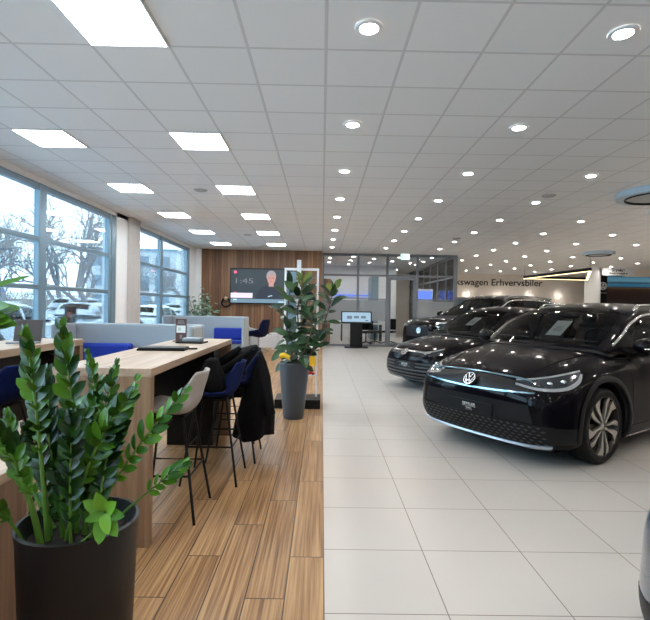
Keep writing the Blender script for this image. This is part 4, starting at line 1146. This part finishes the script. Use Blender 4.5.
# ZZ plant in the foreground
PX, PY, PZ, PR = -.91, 1.80, .655, .215
t = thing('potted_zz_plant', 'large potted glossy green plant in a charcoal planter at the lower left', 'potted plant', (PX, PY, 0))
MB().lathe([(1e-4, 0), (PR*.86, 0), (PR*.97, PZ-.05), (PR+.0, PZ), (PR-.014, PZ+.002), (PR-.022, PZ-.02), (PR-.03, PZ-.045), (PR-.045, PZ-.07)], 56).build('pot', 'pot_dark', t, smooth=True, auto=40)
MB().grid(lambda u, v: ((PR-.03)*u*math.cos(2*PI*v), (PR-.03)*u*math.sin(2*PI*v), PZ-.06+.012*noise.noise(Vector((u*6*math.cos(2*PI*v), u*6*math.sin(2*PI*v), 0)))), 10, 32).build('soil', 'soil', t, smooth=True)
zzp = lambda q: math.sin(PI*min(1, q**1.05))**.62
def zz_stem(p0, p1, p2, lf=1.0, n=11, m='zz', start=.32, rad=.011, seed=0, face=None):
    """arching stalk p0 (soil) > p1 > p2 (tip) with paired leaflets"""
    rnd = random.Random(seed); O = Vector((PX, PY, 0)); p0, p1, p2 = [Vector(p)-O for p in (p0, p1, p2)]
    P = lambda k: p0*(1-k)**2+p1*2*k*(1-k)+p2*k*k
    b = MB(); b.tube([P(i/14) for i in range(15)], [rad*(1-.75*i/14) for i in range(15)], 8)
    o = b.build('stem', 'stalk', t, smooth=True)
    lb = MB(); tot = (p2-p0).length
    side = Vector((1, -.25, .1)) if face is None else Vector(face)
    for i in range(n):
        k = start+(1-start)*i/(n-1); c = P(k); tn = (P(min(1, k+.02))-P(max(0, k-.02))).normalized()
        sd = (side-tn*side.dot(tn)).normalized(); nrm = sd.cross(tn)
        if nrm.y > 0: nrm = -nrm
        size = (.085 if k < .85 else .085-.22*(k-.85))*lf*(.85+.3*rnd.random())*(.75+.5*min(1, (k-start)/.25) if k < start+.25 else 1.15)
        for sg in (-1, 1):
            d = (tn*(.75+.9*max(0, k-.6)/.4)+sd*sg*(.85-.35*max(0, k-.7)/.3)+nrm*(rnd.random()-.3)*.5)
            leaf_quads(lb, c, d, nrm+sd*sg*.35+Vector((0, 0, .5))+Vector((rnd.uniform(-.3, .3), 0, rnd.uniform(-.4, .4))), size, size*.48, .12, .14, 7, zzp)
        if i % 2 == 0:
            leaf_quads(lb, c, tn*.9+nrm*.7+sd*(rnd.random()-.5), Vector((0, 0, 1)), size*.9, size*.42, .15, .16)
    leaf_quads(lb, P(1), (P(1)-P(.95)), Vector((0, -1, .3)), .05*lf, .022*lf, .0, .1)
    lb.build('leaflets', m, o, smooth=True, merge=False)
S = lambda a, b, c, **k: zz_stem(a, b, c, **k)
bs = lambda dx, dy: (PX+dx, PY+dy, PZ-.06)
S(bs(-.09, -.05), at(38, 405, 1.72), at(26, 336, 1.70), n=14, lf=.78, start=.36, seed=1, rad=.010)
S(bs(-.02, .02), at(80, 430, 1.78), at(62, 331, 1.78), n=12, lf=.88, start=.38, seed=2, rad=.010)
S(bs(.03, .08), at(108, 430, 1.95), at(88, 355, 1.95), n=15, lf=.55, start=.35, seed=3)
S(bs(.04, .02), at(100, 430, 1.85), at(116, 366, 1.88), n=14, lf=.55, start=.3, seed=4)
S(bs(.05, -.02), at(110, 470, 1.75), at(184, 393, 1.80), n=10, lf=.75, start=.42, seed=5, m='zz_mid', rad=.009)
S(bs(.08, .02), at(135, 500, 1.85), at(182, 466, 1.85), n=6, lf=.70, start=.62, seed=6, rad=.007, m='zz_mid')
S(bs(-.10, -.08), at(30, 480, 1.68), at(-12, 415, 1.62), n=11, lf=.8, start=.40, seed=7, rad=.013)
S(bs(-.02, -.05), at(85, 450, 1.72), at(128, 398, 1.72), n=12, lf=.85, start=.35, seed=8)
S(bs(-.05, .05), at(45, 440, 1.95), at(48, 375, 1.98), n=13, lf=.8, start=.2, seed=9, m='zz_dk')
S(bs(-.12, .04), at(20, 470, 1.9), at(8, 418, 1.92), n=12, lf=.75, start=.3, seed=10)
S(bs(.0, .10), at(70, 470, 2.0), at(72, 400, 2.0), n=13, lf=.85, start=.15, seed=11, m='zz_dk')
S(bs(.06, .08), at(105, 470, 1.95), at(136, 382, 2.0), n=12, lf=.6, start=.35, seed=12, m='zz_lt')
S(bs(-.15, -.09), at(10, 515, 1.65), at(-14, 500, 1.6), n=6, lf=.8, start=.45, seed=15, rad=.008)
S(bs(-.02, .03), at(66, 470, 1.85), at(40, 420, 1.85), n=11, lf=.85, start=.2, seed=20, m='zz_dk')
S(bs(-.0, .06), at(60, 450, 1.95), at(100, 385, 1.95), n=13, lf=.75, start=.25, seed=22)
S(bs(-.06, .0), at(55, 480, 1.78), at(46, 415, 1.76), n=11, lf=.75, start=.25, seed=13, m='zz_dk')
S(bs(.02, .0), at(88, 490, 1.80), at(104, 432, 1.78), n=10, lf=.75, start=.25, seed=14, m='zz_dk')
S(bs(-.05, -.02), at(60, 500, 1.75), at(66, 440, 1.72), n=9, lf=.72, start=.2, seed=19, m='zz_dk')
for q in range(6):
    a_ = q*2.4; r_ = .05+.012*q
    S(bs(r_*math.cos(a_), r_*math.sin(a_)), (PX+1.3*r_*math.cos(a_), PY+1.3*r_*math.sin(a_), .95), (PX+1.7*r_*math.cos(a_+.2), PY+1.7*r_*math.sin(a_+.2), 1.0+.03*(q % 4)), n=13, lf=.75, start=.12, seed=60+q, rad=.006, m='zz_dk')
S(bs(.0, -.13), at(88, 545, 1.62), at(104, 515, 1.60), n=3, lf=.5, start=.9, seed=17, rad=.006)
# the drooping young rosette over the rim
rb_ = MB(); c = at(106, 512, 1.60)-Vector((PX, PY, 0))
for k, (dx, dz, l) in enumerate(((-.07, .05, .085), (-.02, .085, .085), (.055, .06, .08), (.085, .0, .075), (.06, -.07, .09), (.0, -.085, .095), (-.045, -.01, .06), (.03, -.05, .07))):
    leaf_quads(rb_, c+Vector((0, -.002*k, 0)), Vector((dx, -.03-.01*(k % 3), dz)), Vector((.1*(k % 2), -1, .35)), l, l*.56, .12, .12, 7, lambda q: math.sin(PI*min(1, q**.7))**.6)
rb_.build('young_leaves', 'zz_lt', t, smooth=True)

# rubber plant in the tall grey planter
GX, GY = -.352, 6.23
t = thing('potted_rubber_plant', 'tall dark leaved rubber plant in a tapered slate grey planter on the plank floor edge', 'potted plant', (GX, GY, 0))
MB().lathe([(1e-4, 0), (.128, 0), (.136, .03), (.168, .35), (.195, .68), (.20, .725), (.19, .735), (.18, .72), (.175, .66)], 48).build('pot', 'pot_grey', t, smooth=True, auto=40)
MB().grid(lambda u, v: (.18*u*math.cos(2*PI*v), .18*u*math.sin(2*PI*v), .67+.01*noise.noise(Vector((u*5*math.cos(2*PI*v), u*5*math.sin(2*PI*v), 0)))), 8, 24).build('soil', 'soil', t, smooth=True)
def rubber_stem(pts, n, L, seed, top='rubber_lt', start=.1):
    rnd = random.Random(seed); O = Vector((GX, GY, 0)); pts = [Vector(p)-O for p in pts]
    def P(k):
        a = k*(len(pts)-1); i = min(int(a), len(pts)-2); return pts[i].lerp(pts[i+1], a-i)
    o = MB().tube([P(i/12) for i in range(13)], [.012*(1-.5*i/12) for i in range(13)], 8).build('branch', 'bark', t, smooth=True)
    b, bt = MB(), MB()
    for i in range(n):
        k = start+(1-start)*i/(n-1); an = i*2.4+seed; el = -.75+1.75*k+.5*(rnd.random()-.5)
        d = Vector((math.cos(an)*math.cos(el), math.sin(an)*math.cos(el)*.8, math.sin(el)))
        l = L*(.62+.38*rnd.random())
        pt_ = P(k)+d*.04
        tgt = bt if (k > .9 and top) else b
        if k > .9: l *= .78
        leaf_quads(tgt, pt_, d, Vector((d.x*-.3+rnd.uniform(-.5, .5), d.y*-.3-.7, .8)), l, l*.46, .2, .10, 7, lambda q: math.sin(PI*min(1, q**.85))**.6)
        b.tube([P(k), pt_], .003, 5)
    b.build('leaves', 'rubber', o, smooth=True)
    if bt.v: bt.build('young_leaves', top, o, smooth=True)
B0 = lambda dx, dy: (GX+dx, GY+dy, .66)
rubber_stem([B0(-.03, 0), at(300, 340, 6.2), at(297, 310, 6.2), at(303, 282, 6.2)], 34, .26, 1, start=.2)
rubber_stem([B0(.05, 0), at(312, 350, 6.15), at(322, 330, 6.1), at(330, 305, 6.1), at(333, 290, 6.1)], 24, .22, 2, start=.4)
rubber_stem([B0(-.08, .02), at(287, 340, 6.3), at(287, 315, 6.3), at(290, 288, 6.3)], 20, .25, 3, top=None)
rubber_stem([B0(.0, -.06), at(305, 350, 6.05), at(312, 330, 6.0), at(312, 312, 6.0)], 18, .26, 4, top=None)
rubber_stem([B0(.02, .06), at(297, 345, 6.35), at(303, 320, 6.4), at(308, 300, 6.4)], 18, .25, 6, top=None)
rubber_stem([B0(-.05, -.05), at(292, 355, 6.1), at(292, 342, 6.1), at(290, 330, 6.1)], 12, .24, 5, top=None, start=.45)
rubber_stem([B0(.06, -.04), at(309, 357, 6.1), at(315, 348, 6.05), at(318, 338, 6.05)], 12, .22, 9, top=None, start=.45)
for k, (a, z_, lab, rr) in enumerate(((-2.5, .735, 'yellow card tucked into the left rim of the slate grey planter', .14), (-.55, .70, 'yellow card folded over the right rim of the slate grey planter', .19))):
    y = thing('yellow_card', lab, 'card', tuple(at(285, 359, 6.04) if k == 0 else at(312, 360, 6.04)), (-PI/2-.3, -1.2)[k])
    if k == 0:
        b = MB().grid(lambda u, v: (.02*math.sin(3*u), -.07+.14*v, .0+.06*u+.02*math.sin(v*4)), 6, 6)
    else:
        b = MB().grid(lambda u, v: (.02+.015*u, -.045+.09*v, .05-.12*u), 6, 4)
    b.build('folded_card', 'yellow', y, solid=.004)

# display stand behind the rubber plant
t = thing('display_stand', 'white framed merchandise display on a flat black base behind the rubber plant', 'display stand', (-.315, 7.0, 0))
MB().box(-.345, .315, -.24, .24, 0, .13).build('base', 'black', t, bevel=.004)
f = MB()
ztop = 2.0
for x in (-.245, .235): f.box(x, x+.03, .0, .03, .131, ztop)
f.box(-.245, .265, .0, .03, ztop, ztop+.035)
f.build('frame', 'white', t)
MB().box(-.06, .0, -.05, -.01, .131, 2.15).build('front_post', 'white', t)
for z in (.45, .80, 1.20, 1.55, 1.78): box(-.215, .235, -.09, -.001, z, z+.012).build('shelf', 'white', t)
box(-.21, -.07, .012, .018, .9, 1.98).build('dark_back_panel', 'frame', t)
box(.02, .23, .012, .018, .9, 1.98).build('back_glass', 'partition', t)
cp = thing('navy_cap', 'dark navy cap on the top shelf of the merchandise display', 'cap', (-.20, 6.95, 1.563))
MB().grid(lambda u, v: (.10*math.cos(2*PI*v)*math.cos(u*PI/2), .09*math.sin(2*PI*v)*math.cos(u*PI/2), .13*math.sin(u*PI/2)), 8, 20).build('crown', 'navy_fab', cp, smooth=True)
MB().grid(lambda u, v: ((.09+.07*u)*math.cos(-.9+1.8*v), (.09+.05*u)*math.sin(-.9+1.8*v), .008-.02*u), 4, 10).build('peak', 'navy_fab', cp, smooth=True, solid=.005)
for x, z, lab in ((-.27, 1.213, 'copper cup on the display shelf, left of a matching cup'), (-.155, 1.213, 'copper cup on the display shelf, right of a matching cup')):
    q = thing('copper_cup', lab, 'cup', (x, 6.95, z), 0, 'copper cups')
    MB().lathe([(1e-4, 0), (.03, 0), (.036, .05), (.034, .10), (.031, .10), (.031, .01), (1e-4, .01)], 20).build('cup_body', 'bronze', q, smooth=True, auto=50)
    MB().tube([(.034, 0, .03), (.06, 0, .04), (.06, 0, .075), (.034, 0, .085)], .005, 6).build('handle', 'bronze', q)
def toy(x, z, m, lab):
    q = thing('model_car', lab, 'model car', (x, 6.95, z), 0, 'model cars on the display')
    MB().prism([(-.06, .01), (.06, .01), (.062, .03), (.035, .035), (.02, .055), (-.025, .055), (-.045, .035), (-.062, .03)], -.025, .025, T=lambda a, b, c: (a, c, b)).build('body', m, q, bevel=.004)
    for sx in (-.035, .035):
        for sy in (-.025, .025): MB().lathe([(1e-4, -.005), (.012, -.005), (.012, .005), (1e-4, .005)], 12, (sx, sy, .012), 'y').build('wheel', 'tyre', q)
toy(-.15, .463, 'red', 'small red model car on the lowest display shelf')
toy(-.16, .813, 'white_paint', 'small white model car on the second display shelf from the bottom')
q = thing('boxed_merchandise', 'grey box on the lowest display shelf beside the red model car', 'box', (-.28, 6.955, .463)); MB().box(-.05, .05, -.035, .035, 0, .14).build('carton', 'grey_el', q)
q = thing('folded_shirt', 'grey folded shirt hanging low on the display stand right of the planter', 'shirt', (-.17, 6.88, .62))
MB().grid(lambda u, v: (-.07+.14*u, .01*math.sin(u*9)+.012*math.sin(v*5), .17*v), 8, 8).build('cloth', 'grey_fab2', q, smooth=True, solid=.02)

# digital kiosk
t = thing('information_kiosk', 'black floor standing kiosk with a tilted landscape screen before the glass partition', 'kiosk', (1.25, 17.05, 0))
MB().box(-.42, .42, -.28, .12, 0, .035).build('base', 'black', t, bevel=.004)
MB().box(-.22, .22, -.10, .02, .036, .95).build('column', 'black', t, bevel=.01)
s = MB().box(-.55, .55, -.03, .03, 0, .44); Tm = Matrix.Translation((0, -.08, .87)) @ Matrix.Rotation(R(-14), 4, 'X')
s.v = [tuple(Tm @ Vector(v)) for v in s.v]; so = s.build('screen_case', 'black', t, bevel=.008)
M['kiosk_em'] = emis('kiosk_screen_picture', (.30, .45, .58), .8, .01); M['kiosk_dark'] = emis('kiosk_thumbnail', (.10, .14, .18), .8, .01)
s = MB().box(-.51, .51, -.036, -.031, .05, .40); s.v = [tuple(Tm @ Vector(v)) for v in s.v]; s.build('screen', 'kiosk_em', so)
for k in range(3):
    s = MB().box(-.34+.25*k, -.16+.25*k, -.039, -.037, .16+.02*(k > 0), .27); s.v = [tuple(Tm @ Vector(v)) for v in s.v]; s.build('thumbnail', 'kiosk_dark', so)
s = MB().box(.32, .42, -.039, -.037, .08, .13); s.v = [tuple(Tm @ Vector(v)) for v in s.v]; s.build('thumbnail', 'kiosk_dark', so)

# television with a man in a dark jacket on screen
t = thing('wall_television', 'large television on the brown board wall showing a person in a dark jacket', 'television', (-2.18, 16.93, 1.52))
MB().box(-1.11, 1.11, -.04, .06, 0, 1.26).build('housing', 'black', t, bevel=.01)
def em(n, c, s=1): 
    M[n] = emis(n, c, s, .01); return n
def scr(m, poly, d, nm): MB().prism(poly, -.0445-d, -.044-d, T=lambda a, b, c: (a, c, b)).build(nm, m, t)
scr(em('screen_backdrop', (.020, .032, .040)), [(-1.08, .03), (1.08, .03), (1.08, 1.23), (-1.08, 1.23)], -.002, 'screen')
def ellp(cx, cz, rx, rz, n=28, a0=0, a1=2*PI): return [(cx+rx*math.cos(a0+(a1-a0)*i/n), cz+rz*math.sin(a0+(a1-a0)*i/n)) for i in range(n if a1-a0 > 6.2 else n+1)]
cxm = .36
scr(em('screen_jacket', (.012, .018, .035)), [(cxm-.55, .16), (cxm-.50, .42), (cxm-.32, .60), (cxm-.12, .70), (cxm+.12, .70), (cxm+.32, .60), (cxm+.55, .40), (cxm+.62, .16)], .001, 'jacket_picture')
scr(em('screen_skin', (.42, .22, .19)), [(cxm-.09, .62), (cxm+.09, .62), (cxm+.09, .76), (cxm-.09, .76)], .002, 'neck_picture')
scr(em('screen_hair', (.26, .24, .25)), ellp(cxm, .99, .175, .20), .003, 'hair_picture')
scr('screen_skin', ellp(cxm+.005, .90, .145, .20), .004, 'face_picture')
scr('screen_hair', ellp(cxm, 1.02, .155, .13, 20, 0, PI), .005, 'hair_picture')
for q in (-.06, .06):
    scr(em('screen_glasses', (.05, .03, .04)), ellp(cxm+q, .93, .045, .032, 14), .006, 'glasses_picture')
    scr('screen_skin', ellp(cxm+q, .93, .036, .024, 14), .0065, 'glasses_picture')
scr('screen_glasses', [(cxm-.045, .795), (cxm+.045, .795), (cxm+.04, .805), (cxm-.04, .805)], .006, 'mouth_picture')
scr('screen_glasses', [(cxm-.015, .86), (cxm+.015, .86), (cxm+.012, .868), (cxm-.012, .868)], .006, 'nose_picture')
scr(em('screen_banner', (.60, .56, .70)), [(-1.08, .20), (-.30, .20), (-.30, .38), (-1.08, .38)], .007, 'caption_banner')
scr(em('screen_band', (.12, .20, .26)), [(-1.08, .03), (1.08, .03), (1.08, .17), (-1.08, .17)], .007, 'caption_band')
scr(em('screen_pale', (.5, .7, .75)), [(-.98, .12), (-.86, .12), (-.86, .16), (-.98, .16)], .008, 'caption_mark')
scr('screen_pale', [(.62, .06), (1.0, .06), (1.0, .09), (.62, .09)], .008, 'caption_mark')
scr('screen_pale', [(cxm-.12, .27), (cxm+.02, .31), (cxm+.06, .29), (cxm-.1, .25)], .008, 'badge_picture')
scr(em('screen_red', (.75, .10, .18)), ellp(-.92, 1.12, .055, .055, 18), .007, 'red_dot')
scr('screen_red', [(-.98, .385), (-.86, .385), (-.86, .41), (-.98, .41)], .008, 'red_mark')
em('screen_dim', (.14, .15, .17))
text('1:45', .26, 'screen_dim', t, (-.62, -.054, .80), depth=.0005, width=.62, name='clock_digits')

# round wall lamp
t = thing('ring_wall_lamp', 'small black ring wall lamp with a wooden knob left of the television', 'wall lamp', (-3.43, 16.93, 1.55))
rg = MB(); rg.tube([(.15*math.cos(a*PI/18), .0, .15*math.sin(a*PI/18)) for a in range(37)], .033, 10, caps=False); rg.build('ring', 'black', t, smooth=True)
MB().ell((0, -.02, .14), (.07, .05, .07), 14, 10).build('wooden_knob', 'oak_edge', t, smooth=True)
MB().tube([(0, 0, -.12), (0, .06, -.12)], .02, 8).build('wall_mount', 'black', t)

# booths
def booth(x0, x1, yb, px0, px1, label):
    t = thing('booth_sofa', label, 'sofa', ((x0+x1)/2, yb, 0), 0, 'high backed booth sofas'); a, b = x0-(x0+x1)/2, x1-(x0+x1)/2
    MB().box(a, b, 0, .10, .02, 1.13).build('back_panel', 'grey_fab', t, bevel=.03)
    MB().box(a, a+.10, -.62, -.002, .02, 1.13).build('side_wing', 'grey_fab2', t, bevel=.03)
    MB().box(b-.10, b, -.62, -.002, .02, 1.13).build('side_wing', 'grey_fab', t, bevel=.045)
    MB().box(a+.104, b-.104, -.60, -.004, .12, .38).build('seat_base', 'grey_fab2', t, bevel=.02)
    MB().box(a+.106, b-.106, -.62, -.02, .385, .47).build('seat_cushion', 'blue_fab', t, bevel=.03)
    MB().box(px0-(x0+x1)/2, px1-(x0+x1)/2, -.20, -.005, .475, .80).build('back_cushion', 'blue_fab', t, bevel=.04)
booth(-4.22, -2.0, 8.0, -4.08, -3.16, 'light grey high backed booth with blue cushion directly behind the long oak table')
booth(-4.42, -2.13, 13.8, -3.10, -2.26, 'far light grey high backed booth with blue cushion in front of the wood wall')
# near bench end left of the long table (dark felt end)
# lounge chairs
def lounge(x, y, rz, m, label, base='chrome'):
    t = thing('lounge_chair', label, 'chair', (x, y, 0), rz, 'lounge chairs by the wood wall', 1.22)
    MB().grid(shell_fn(.30, .30, .42, .20), 16, 24).build('seat_shell', m, t, smooth=True, solid=.03, auto=80, loc=(0, 0, .42))
    MB().tube([(0, 0, .10), (0, 0, .40)], .025, 10).build('column', base, t, smooth=True)
    b = MB()
    for k in range(4): b.tube([(0, 0, .12), (.30*math.cos(k*PI/2+.78), .30*math.sin(k*PI/2+.78), .015)], .014, 8)
    b.build('star_base', base, t, smooth=True)
lounge(-1.98, 14.9, R(75), 'navy_fab', 'dark navy shell chair on a chrome star base near the wood wall')
lounge(-2.42, 15.95, R(-60), 'pale_shell', 'pale shell chair half hidden behind the far booth')
t = thing('side_table', 'small round white table between the navy chair and the display stand', 'table', (-1.45, 15.9, 0))
MB().lathe([(1e-4, .52), (.30, .52), (.30, .545), (1e-4, .545)], 32).build('table_top', 'white', t, smooth=True, auto=40)
MB().tube([(0, 0, .02), (0, 0, .52)], .025, 10).build('column', 'white', t); MB().lathe([(1e-4, 0), (.22, 0), (.22, .015), (1e-4, .02)], 24).build('foot', 'white', t)
tag(box(-3.2, -.04, 16.45, 16.99, 0, .43).build('white_plinth', 'white', bevel=.01), 'low white plinth along the foot of the brown board wall', 'plinth')

# back left plant
t = thing('potted_bushy_plant', 'bushy grey green potted plant in the corner between window and wood wall', 'potted plant', (-3.95, 15.6, 0))
MB().lathe([(1e-4, 0), (.17, 0), (.22, .5), (.20, .5), (.19, .45), (1e-4, .45)], 28).build('pot', 'pot_grey', t, smooth=True, auto=40)
def bushy(root, spots, base, L, n, mleaf, seed, w=.5, br=.012):
    rnd = random.Random(seed)
    for q, (tp, cnt) in enumerate(spots):
        tp = Vector(tp); b0 = Vector(base)
        o = MB().tube([b0.lerp(tp, k/6)+Vector((.03*math.sin(k+q), .03*math.cos(k*1.3+q), 0)) for k in range(7)], [br*(1-.1*k) for k in range(7)], 6).build('branch', 'bark', root)
        b = MB()
        for i in range(cnt):
            k = .35+.65*i/cnt; p = b0.lerp(tp, k); an = rnd.random()*6.28; el = rnd.random()*1.2-.3
            d = Vector((math.cos(an)*math.cos(el), math.sin(an)*math.cos(el), math.sin(el)))
            p = p+d*L*.6*rnd.random(); l = L*(.7+.5*rnd.random())
            leaf_quads(b, p, d, Vector((0, -.5, 1)), l, l*w, .2, .1, 4)
        b.build('leaves', mleaf, o)
spots = []
rnd = random.Random(5)
for px_, py_ in ((189, 297), (193, 303), (198, 296), (205, 288), (209, 293), (212, 300), (203, 303), (197, 309), (209, 308), (190, 309), (206, 297), (213, 309)):
    p = at(px_, py_, 15.3+rnd.random()*.7); spots.append((p-Vector((-3.95, 15.6, 0)), 16))
bushy(t, spots, (0, 0, .45), .19, 10, 'pale_leaf', 4)
# clay pot plant on the left table
t = thing('small_potted_plant', 'small green leafy plant in a reddish clay pot on the window table', 'potted plant', (-2.87, 3.90, TZ+0))
t.location = (-2.90, 3.52, TZ+.0125)
MB().lathe([(1e-4, 0), (.05, 0), (.075, .06), (.072, .10), (.062, .10), (.06, .08), (1e-4, .08)], 28).build('pot', 'terra', t, smooth=True, auto=40)
def loc(px_, py_, Y): return at(px_, py_, Y)-t.location
for k, (bx, tip, w) in enumerate((((0, 0, .09), loc(19, 305, 3.5), .5), ((0, 0, .09), loc(7, 303, 3.45), .6), ((0, 0, .09), loc(16, 322, 3.45), .5), ((0, 0, .09), loc(-6, 306, 3.5), .5), ((0, .0, .09), loc(3, 313, 3.4), .6), ((0, .0, .09), loc(10, 318, 3.4), .6), ((0, .0, .09), loc(-5, 325, 3.4), .5))):
    b0 = Vector(bx); tip = Vector(tip); mid = b0.lerp(tip, .45)+Vector((0, 0, .02))
    o = MB().tube([b0, b0.lerp(mid, .5)+Vector((0, 0, .01)), mid], .004, 6).build('stem', 'stalk', t)
    b = MB(); leaf_quads(b, mid, tip-mid, Vector((0, -.7, 1)), (tip-mid).length, (tip-mid).length*w*1.1, .08, .1, 8); b.build('leaf', 'zz', o, smooth=True)
o = MB().tube([(0, 0, .09), loc(-22, 300, 3.5)*.5, loc(-16, 288, 3.5)], .004, 6).build('stem', 'stalk', t)
b = MB(); leaf_quads(b, loc(-18, 290, 3.5), loc(33, 272, 3.5)-loc(-18, 288, 3.5), Vector((0, -1, .6)), .38, .05, .03, .1, 10); b.build('leaf', 'zz', o, smooth=True)

# ================================================================== OUTSIDE
struct(box(-80, WX-.3, -30, 80, -.3, -.1).build('floor_outside', 'snow'), 'pale frosty ground outside the windows')
def tree(x, y, h, seed, label):
    rnd = random.Random(seed); t = thing('bare_tree', label, 'tree', (x, y, -.1), 0, 'bare winter trees outside')
    tr, br = MB(), MB()
    def grow(b, p, d, r, L, lev):
        pts = [p]; k = 4
        for i in range(k):
            d = (d+Vector((rnd.uniform(-.22, .22), rnd.uniform(-.22, .22), rnd.uniform(-.05, .16)))).normalized(); pts.append(pts[-1]+d*L/k)
        b.tube(pts, [r*(1-.45*i/k) for i in range(k+1)], 7 if lev < 2 else 4, caps=lev == 0)
        if lev >= 5: return
        n = 3 if lev < 3 else 4
        for i in range(n):
            an = rnd.random()*6.28; sp = rnd.uniform(.45, .95); q = pts[-1] if i < 2 else pts[2]
            a = d.cross(Vector((math.cos(an), math.sin(an), .3))).normalized()
            grow(br, q, (d+a*sp).normalized(), r*.58, L*rnd.uniform(.62, .82), lev+1)
    grow(tr, Vector((0, 0, 0)), Vector((0, 0, 1)), h*.022, h*.26, 0)
    tr.build('trunk', 'tree', t, smooth=True); br.build('branches', 'tree', t)
k = 0
for x, y, h, lab in ((-16, 15, 9, 'large bare tree outside the left pane'), (-17, 21, 9.5, 'bare tree outside near the first mullion'), (-15.5, 28.5, 10, 'large spreading bare tree outside the middle pane'),
    (-12.5, 36, 8, 'bare tree outside the right pane of the near window'), (-27, 41, 12, 'tall bare tree far outside beyond the near window'), (-27, 22, 11, 'bare tree in the second row outside the left window'), (-13, 46, 8, 'bare tree outside the far window'), (-21, 58, 10, 'distant bare tree outside the far window')):
    k += 1; tree(x, y, h, 40+k, lab)
base = [o for o in COL.objects if o.name.startswith('bare_tree') and o.parent is None]
for i, (x, y, rz, s, lab) in enumerate(((-20, 25, 1, 1.1, 'hazy bare tree between the front row trees outside the near window'), (-24, 33, 2, 1.2, 'hazy bare tree in the back row outside the near window'), (-19, 37, 3, 1.1, 'hazy bare tree outside close to the pale building'), (-31, 36, 4, 1.3, 'far hazy bare tree outside the left pane'), (-12, 24.5, 5, .8, 'small bare tree outside behind the parked silver crossover'), (-22, 17, 2.5, 1.2, 'hazy bare tree outside beyond the leftmost pane'), (-17, 48, .6, 1.1, 'hazy bare tree outside the far window in front of the building'))):
    o = copy_tree(base[i]); o.location = (x, y, -.1); o.rotation_euler = (0, 0, rz); o.scale = (s,)*3; o['label'] = lab
def hedge(x, y, L, rz, h, lab):
    rnd = random.Random(int(L*10)); b = MB()
    for i in range(int(L*170)):
        p = Vector((rnd.uniform(-L/2, L/2), rnd.uniform(-.7, .7), 0)); z = rnd.uniform(.0, h*.75); d = Vector((rnd.uniform(-.5, .5), rnd.uniform(-.5, .5), 1)).normalized()
        s = Vector((rnd.uniform(-1, 1), rnd.uniform(-1, 1), 0)).normalized()*.02; q = p+Vector((0, 0, z)); e = q+d*rnd.uniform(.3, h*.5)
        b.add([q-s, q+s, e], [(0, 1, 2)])
    b.box(-L/2, L/2, -.5, .5, 0, h*.6)
    o = b.build('hedge', 'hedge'); o.location = (x, y, -.1); o.rotation_euler = (0, 0, rz); tag(o, lab, 'hedge', 'hedges outside')
hedge(-34, 40, 60, R(80), 3.0, 'brown bare hedge behind the parked cars outside the near window')
b = thing('apartment_building', 'pale flat roofed building with dark window bands outside the right pane of the near window', 'building', (-27, 68, -.1), R(5))
MB().box(-4.6, 7, -5, 5, 0, 8.5).build('walls', 'build', b)
for q in range(3):
    for i in range(1, 5): box(-6.5+2.7*i, -4.7+2.7*i, -5.06, -5.0, 1.2+2.6*q, 2.6+2.6*q).build('window', 'bwin', b)
box(-4.8, 7.2, -5.2, 5.2, 8.5, 8.8).build('roof', 'frame', b)
sw = {'black_car_paint': M['white_paint']}; sv = {'black_car_paint': M['silver_paint']}
for src, sp, x, y, deg, lab in ((carB, sw, -8.3, 10.3, 262, 'white hatchback parked outside the left pane'), (carA, sw, -8.6, 15.2, 265, 'white crossover parked outside behind the laptop'), (carA, sv, -8.4, 20.6, 268, 'silver crossover parked outside the near window beside the white pier'),
        (carB, sw, -8.2, 26.2, 268, 'white hatchback parked outside the far window'), (carA, sw, -8.6, 32, 268, 'white crossover parked farthest outside the far window'), (carB, sw, -13.5, 22, 250, 'white hatchback in the second parking row outside'), (carC, sv, -13.5, 31, 255, 'tall silver car in the second parking row outside')):
    o = copy_tree(src, None, sp); o['label'] = lab; o['group'] = 'cars parked outside the windows'; place(o, x, y, deg); o.location.z = -.1
t = thing('charging_post', 'dark charging post with a red sign outside the window behind the window table', 'charging post', (at(71, 310, 11.0).x, 11.0, -.1))
MB().box(-.12, .12, -.06, .06, 0, 1.48).build('post', 'blackpl', t, bevel=.02)
box(-.05, .05, -.066, -.061, 1.22, 1.34).build('sign_face', 'terra', t)

# ================================================================== LIGHT AND CAMERA
w = bpy.data.worlds.new('overcast'); bpy.context.scene.world = w; w.use_nodes = True
nt = w.node_tree; x = NX(nt); bg = nt.nodes['Background']
tc = nt.nodes.new('ShaderNodeTexCoord'); n = x.noise(tc.outputs['Generated'], 3.0, 5)
nt.links.new(x.ramp(n, [(.3, (.50, .74, .95)), (.7, (.66, .85, 1.0))]), bg.inputs['Color']); bg.inputs['Strength'].default_value = 5.5
cam = bpy.data.cameras.new('camera'); co = bpy.data.objects.new('camera', cam); COL.objects.link(co)
cam.sensor_fit = 'HORIZONTAL'; cam.sensor_width = 36; cam.lens = 36*473/650; cam.clip_end = 300
Mx = Matrix((CAMR, CAMU, -CAMF)).transposed().to_4x4(); Mx.translation = Vector((0, 0, 1.48)); co.matrix_world = Mx
sc = bpy.context.scene; sc.camera = co
sc.view_settings.view_transform = 'Standard'; sc.view_settings.look = 'None'; sc.view_settings.gamma = 1; sc.view_settings.use_curve_mapping = False
sc.view_settings.exposure = 0.68
sc.cycles.use_denoising = True
sc.cycles.max_bounces = 8; sc.cycles.diffuse_bounces = 4; sc.cycles.glossy_bounces = 4; sc.cycles.transparent_max_bounces = 24; sc.cycles.transmission_bounces = 4
sc.cycles.sample_clamp_indirect = 6; sc.cycles.caustics_reflective = False; sc.cycles.caustics_refractive = False
